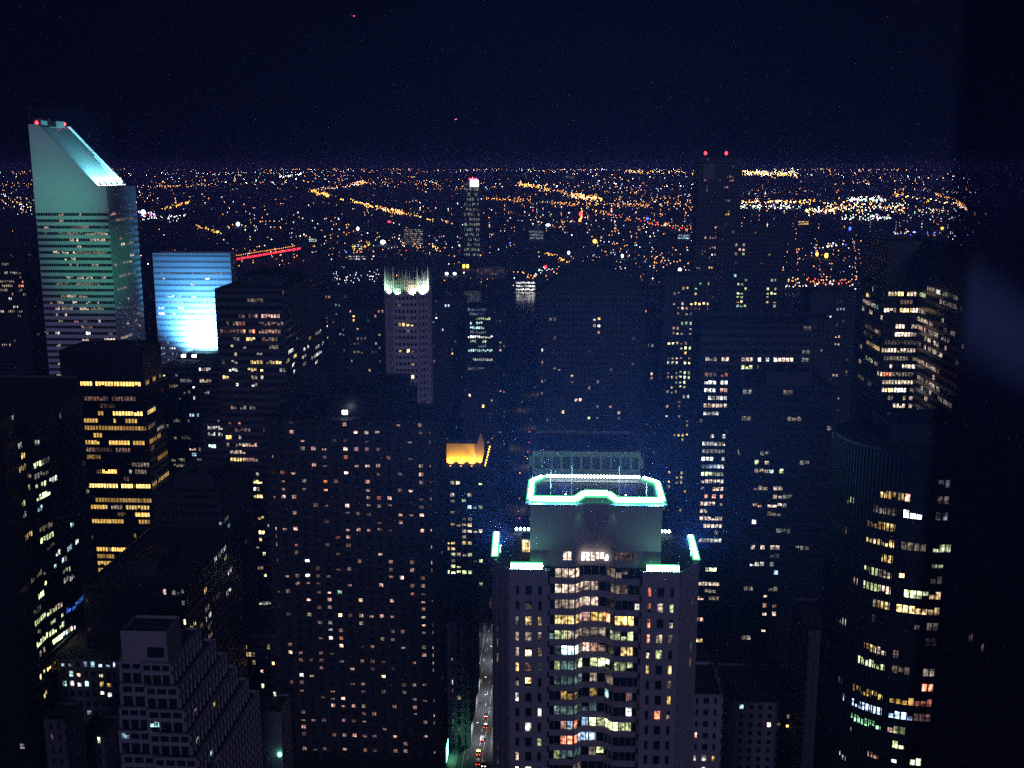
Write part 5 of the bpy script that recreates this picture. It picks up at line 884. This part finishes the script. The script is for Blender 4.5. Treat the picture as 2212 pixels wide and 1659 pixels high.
for i, (u, v, w_, h_, m_, lab) in enumerate(((1285, 521, 9, 9, 'amber', 'big glowing amber floodlight across the river, right of the pale green box'), (1836, 494, 5, 8, 'blue', 'deep blue lamp under the white lights at right'), (1765, 549, 6, 9, 'amber', 'left one of two bright yellow floodlights by the water at right'), (1785, 552, 8, 11, 'amber', 'right and larger one of two bright yellow floodlights by the water'),
        (1184, 486, 10, 5, 'cool', 'white floodlight beside the pale green box'), (1106+953/4, 553, 5, 8, 'cool', 'blue white floodlight below the big amber one'), (1106+490/4, 546, 5, 7, 'cool', 'violet white floodlight left of the blue white one'), (827, 523, 11, 9, 'cool', 'large white floodlight left of the lit office block'), (773, 494, 6, 8, 'cool', 'white floodlight above the turquoise block'), (514, 484, 8, 9, 'cool', 'white floodlight beyond the slant roofed tower'),
        (309, 458, 10, 10, 'cool', 'glaring white floodlight just right of the slant roofed tower'), (1002, 575, 6, 9, 'amber', 'left amber lamp of a pair near the water'), (1010, 575, 6, 9, 'amber', 'right amber lamp of a pair near the water'), (1106+1310/4, 610, 5, 6, 'cool', 'white lamp on the water edge left of the yellow window tower'), (1106+290/4, 576, 6, 6, 'red', 'magenta red lamp above the pier shed'), (1106+1450/4, 583, 7, 9, 'cool', 'white floodlight left of the tallest tower foot'),
        (1255, 462, 8, 10, 'tail', 'red glowing sign at the far highway junction'), (841, 479, 8, 4, 'red', 'magenta sign beyond the lit office block'), (1106+1170/4, 472, 7, 5, 'blue', 'small blue sign left of the tallest tower'), (1659+1505/4, 493, 6, 6, 'amber', 'orange floodlight at the far right shore'), (965, 591, 7, 6, 'cool', 'left white floodlight right of the brick crown'), (982, 591, 7, 6, 'cool', 'right white floodlight right of the brick crown'))):
    D_ = at_z(u, v+h_*.8, 0).y; p = at_y(u, v, D_); k = D_/F; q = MB(); q.tube((p.x, D_, 0), (p.x, D_, p.z), .06*w_*k, 6, 0); q.ball((p.x, D_, p.z), w_*.5*k, h_/w_, 1, 10, 6)
    tag(q.build('floodlight', [M['steel'], M[m_]]), lab, 'floodlight')
B = None
q = MB(); D_ = at_z(1060, 583, 0).y
for j in range(8):
    p = at_y(1038+j*6.6, 579.5, D_-8); s = 1.7*D_/F; r_ = MB(); r_.tube((p.x, p.y, 0), (p.x, p.y, p.z), s*.15, 6, 0); r_.ball(p, s, 1.3, 1, 8, 5)
    tag(r_.build('amber_lamp', [M['steel'], M['amber']]), 'amber lamp in the even row of eight above the brown warehouse', 'lamp', 'row of eight amber lamps across the river')
for u, v, dist in ((764, 34, 9000), (985, 257, 13000)):
    p = at_y(u, v, dist); k = dist/5200; r = empty('aircraft', p, 'distant aircraft showing one red light high in the night sky' if v < 100 else 'distant aircraft showing a red and a blue light low over the skyline', 'aircraft')
    q = MB(); q.tube(p-Vector((14, 0, 0)), p+Vector((14, 0, 0)), 1.9, 10); q.tube(p+Vector((14, 0, 0)), p+Vector((19, 0, -.3)), 1.9, 10, 0, .4); q.tube(p-Vector((14, 0, 0)), p-Vector((22, 0, -.8)), 1.9, 10, 0, .5); q.build('fuselage', M['alu'], r)
    for sy in (-1, 1): q = MB(); q.obox(p+Vector((3, 0, -.6)), Vector((-6, sy*17, .8)), Vector((-5, 0, 0)), (0, 0, .5)); q.build('wing', M['alu'], r)
    q = MB(); q.obox(p+Vector((-17, -.2, .6)), Vector((-4, 0, 0)), (0, .4, 0), Vector((-2.5, 0, 6))); q.build('tail_fin', M['alu'], r)
    q = MB(); q.ball(p+Vector((2, -1.5, -2.4)), 2.2*k, 1, 0, 8, 6); q.build('beacon', M['red'], r)
    if v > 100: q = MB(); q.ball(p+Vector((-9, -1.5, -7)), 1.5*k, 1, 0, 8, 6); q.build('wing_light', M['blue'], r)
# the long bridge with its red lit railing
pa, pb = at_z(498, 563, 22), at_z(645, 538, 22)
br = empty('long_bridge', Vector((pa+pb)/2-Vector((0, 0, 22)), ), 'long bridge ramp across the river with a red lit railing', 'bridge')
e = pb-pa; nr = Vector((e.y, -e.x, 0)).normalized(); q = MB(); q.obox(pa-nr*9-Vector((0, 0, 2)), e, nr*18, (0, 0, 1.8)); q.build('deck', M['grey'], br)
q = MB()
for j in range(14): c_ = pa+e*(j+.5)/14; q.box(c_.x-2, c_.x+2, c_.y-4, c_.y+4, 0, c_.z-2.01)
q.build('pier', M['grey'], br)
q = MB()
for j in range(40): q.obox(pa+e*(j/40)+nr*9.1+Vector((0, 0, .3)), e*(.015 if j % 3 else .008), nr*.6, (0, 0, 5.0))
q.build('railing_light', glow_mat('red_railing', (1, .03, .06), 4), br)
q = MB()
for j in range(34): c_ = pa+e*(j+.3)/34-nr*9; q.tube(c_, c_+Vector((0, 0, 8)), .3, 5, 0); q.ball(c_+Vector((0, 0, 9)), .9, 1.4, 1)
q.build('bridge_lamps', [M['steel'], LM['o']], br)

# ------------------------------------------------------------------ viewing terrace and its glass wind screen beside the viewer
b = MB(); b.box(-9, 9, -8, -.55, 252.9, 253.3); b.box(-9, 9, -.55, .05, 252.9, 253.9); b.box(.25, 3.2, .05, .9, 252.9, 253.9); tag(b.build('terrace', M['stone']), kind='structure')
d0 = ray(2092, 620); e0 = EYE+d0*(.30/d0.y); dirn = (rt*.985+Vector((fw.x, fw.y, 0)).normalized()*.17).normalized(); th = Vector((-dirn.y, dirn.x, 0))
gm, n_, bb, oo = nodes('dark_glass_painted_glow')
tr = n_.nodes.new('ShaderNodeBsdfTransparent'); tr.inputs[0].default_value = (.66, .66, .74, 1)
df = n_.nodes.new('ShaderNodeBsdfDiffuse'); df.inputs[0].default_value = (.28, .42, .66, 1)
g_ = n_.nodes.new('ShaderNodeNewGeometry'); sp = EYE+ray(2122, 690)*(.31/ray(2122, 690).y)        # centre of a blue reflected glow painted into the pane's colour
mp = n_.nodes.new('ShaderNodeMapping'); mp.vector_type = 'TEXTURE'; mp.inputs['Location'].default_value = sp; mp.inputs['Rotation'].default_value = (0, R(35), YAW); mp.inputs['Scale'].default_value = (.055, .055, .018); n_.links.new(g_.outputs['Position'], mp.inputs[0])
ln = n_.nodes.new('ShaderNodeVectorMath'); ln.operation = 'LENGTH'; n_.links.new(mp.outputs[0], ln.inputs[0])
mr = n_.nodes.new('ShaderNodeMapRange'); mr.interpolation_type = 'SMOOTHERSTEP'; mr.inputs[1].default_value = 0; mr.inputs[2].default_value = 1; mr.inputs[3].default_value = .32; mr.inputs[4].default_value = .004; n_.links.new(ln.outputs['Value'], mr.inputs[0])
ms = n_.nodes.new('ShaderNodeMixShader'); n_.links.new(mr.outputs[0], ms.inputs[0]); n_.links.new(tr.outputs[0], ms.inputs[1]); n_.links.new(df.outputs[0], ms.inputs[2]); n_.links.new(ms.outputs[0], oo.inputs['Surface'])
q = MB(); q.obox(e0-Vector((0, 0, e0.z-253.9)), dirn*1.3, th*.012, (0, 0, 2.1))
tag(q.build('glass_screen', gm), 'dark glass wind screen panel with a painted blue glow, close by at the right edge', 'glass panel')

# ------------------------------------------------------------------ night haze over the whole city
q = MB(); q.box(-27000, 27000, -700, 27000, -1, 293); hz = q.build('haze', bpy.data.materials.new('night_haze')); tag(hz, kind='stuff')
hm = hz.data.materials[0]; hm.use_nodes = True; hn = hm.node_tree; hn.nodes.remove(hn.nodes['Principled BSDF'])
pv = hn.nodes.new('ShaderNodeVolumePrincipled'); pv.inputs['Color'].default_value = (.40, .36, 1, 1); pv.inputs['Density'].default_value = 1.25e-4; pv.inputs['Anisotropy'].default_value = .2
hn.links.new(pv.outputs[0], hn.nodes['Material Output'].inputs['Volume'])
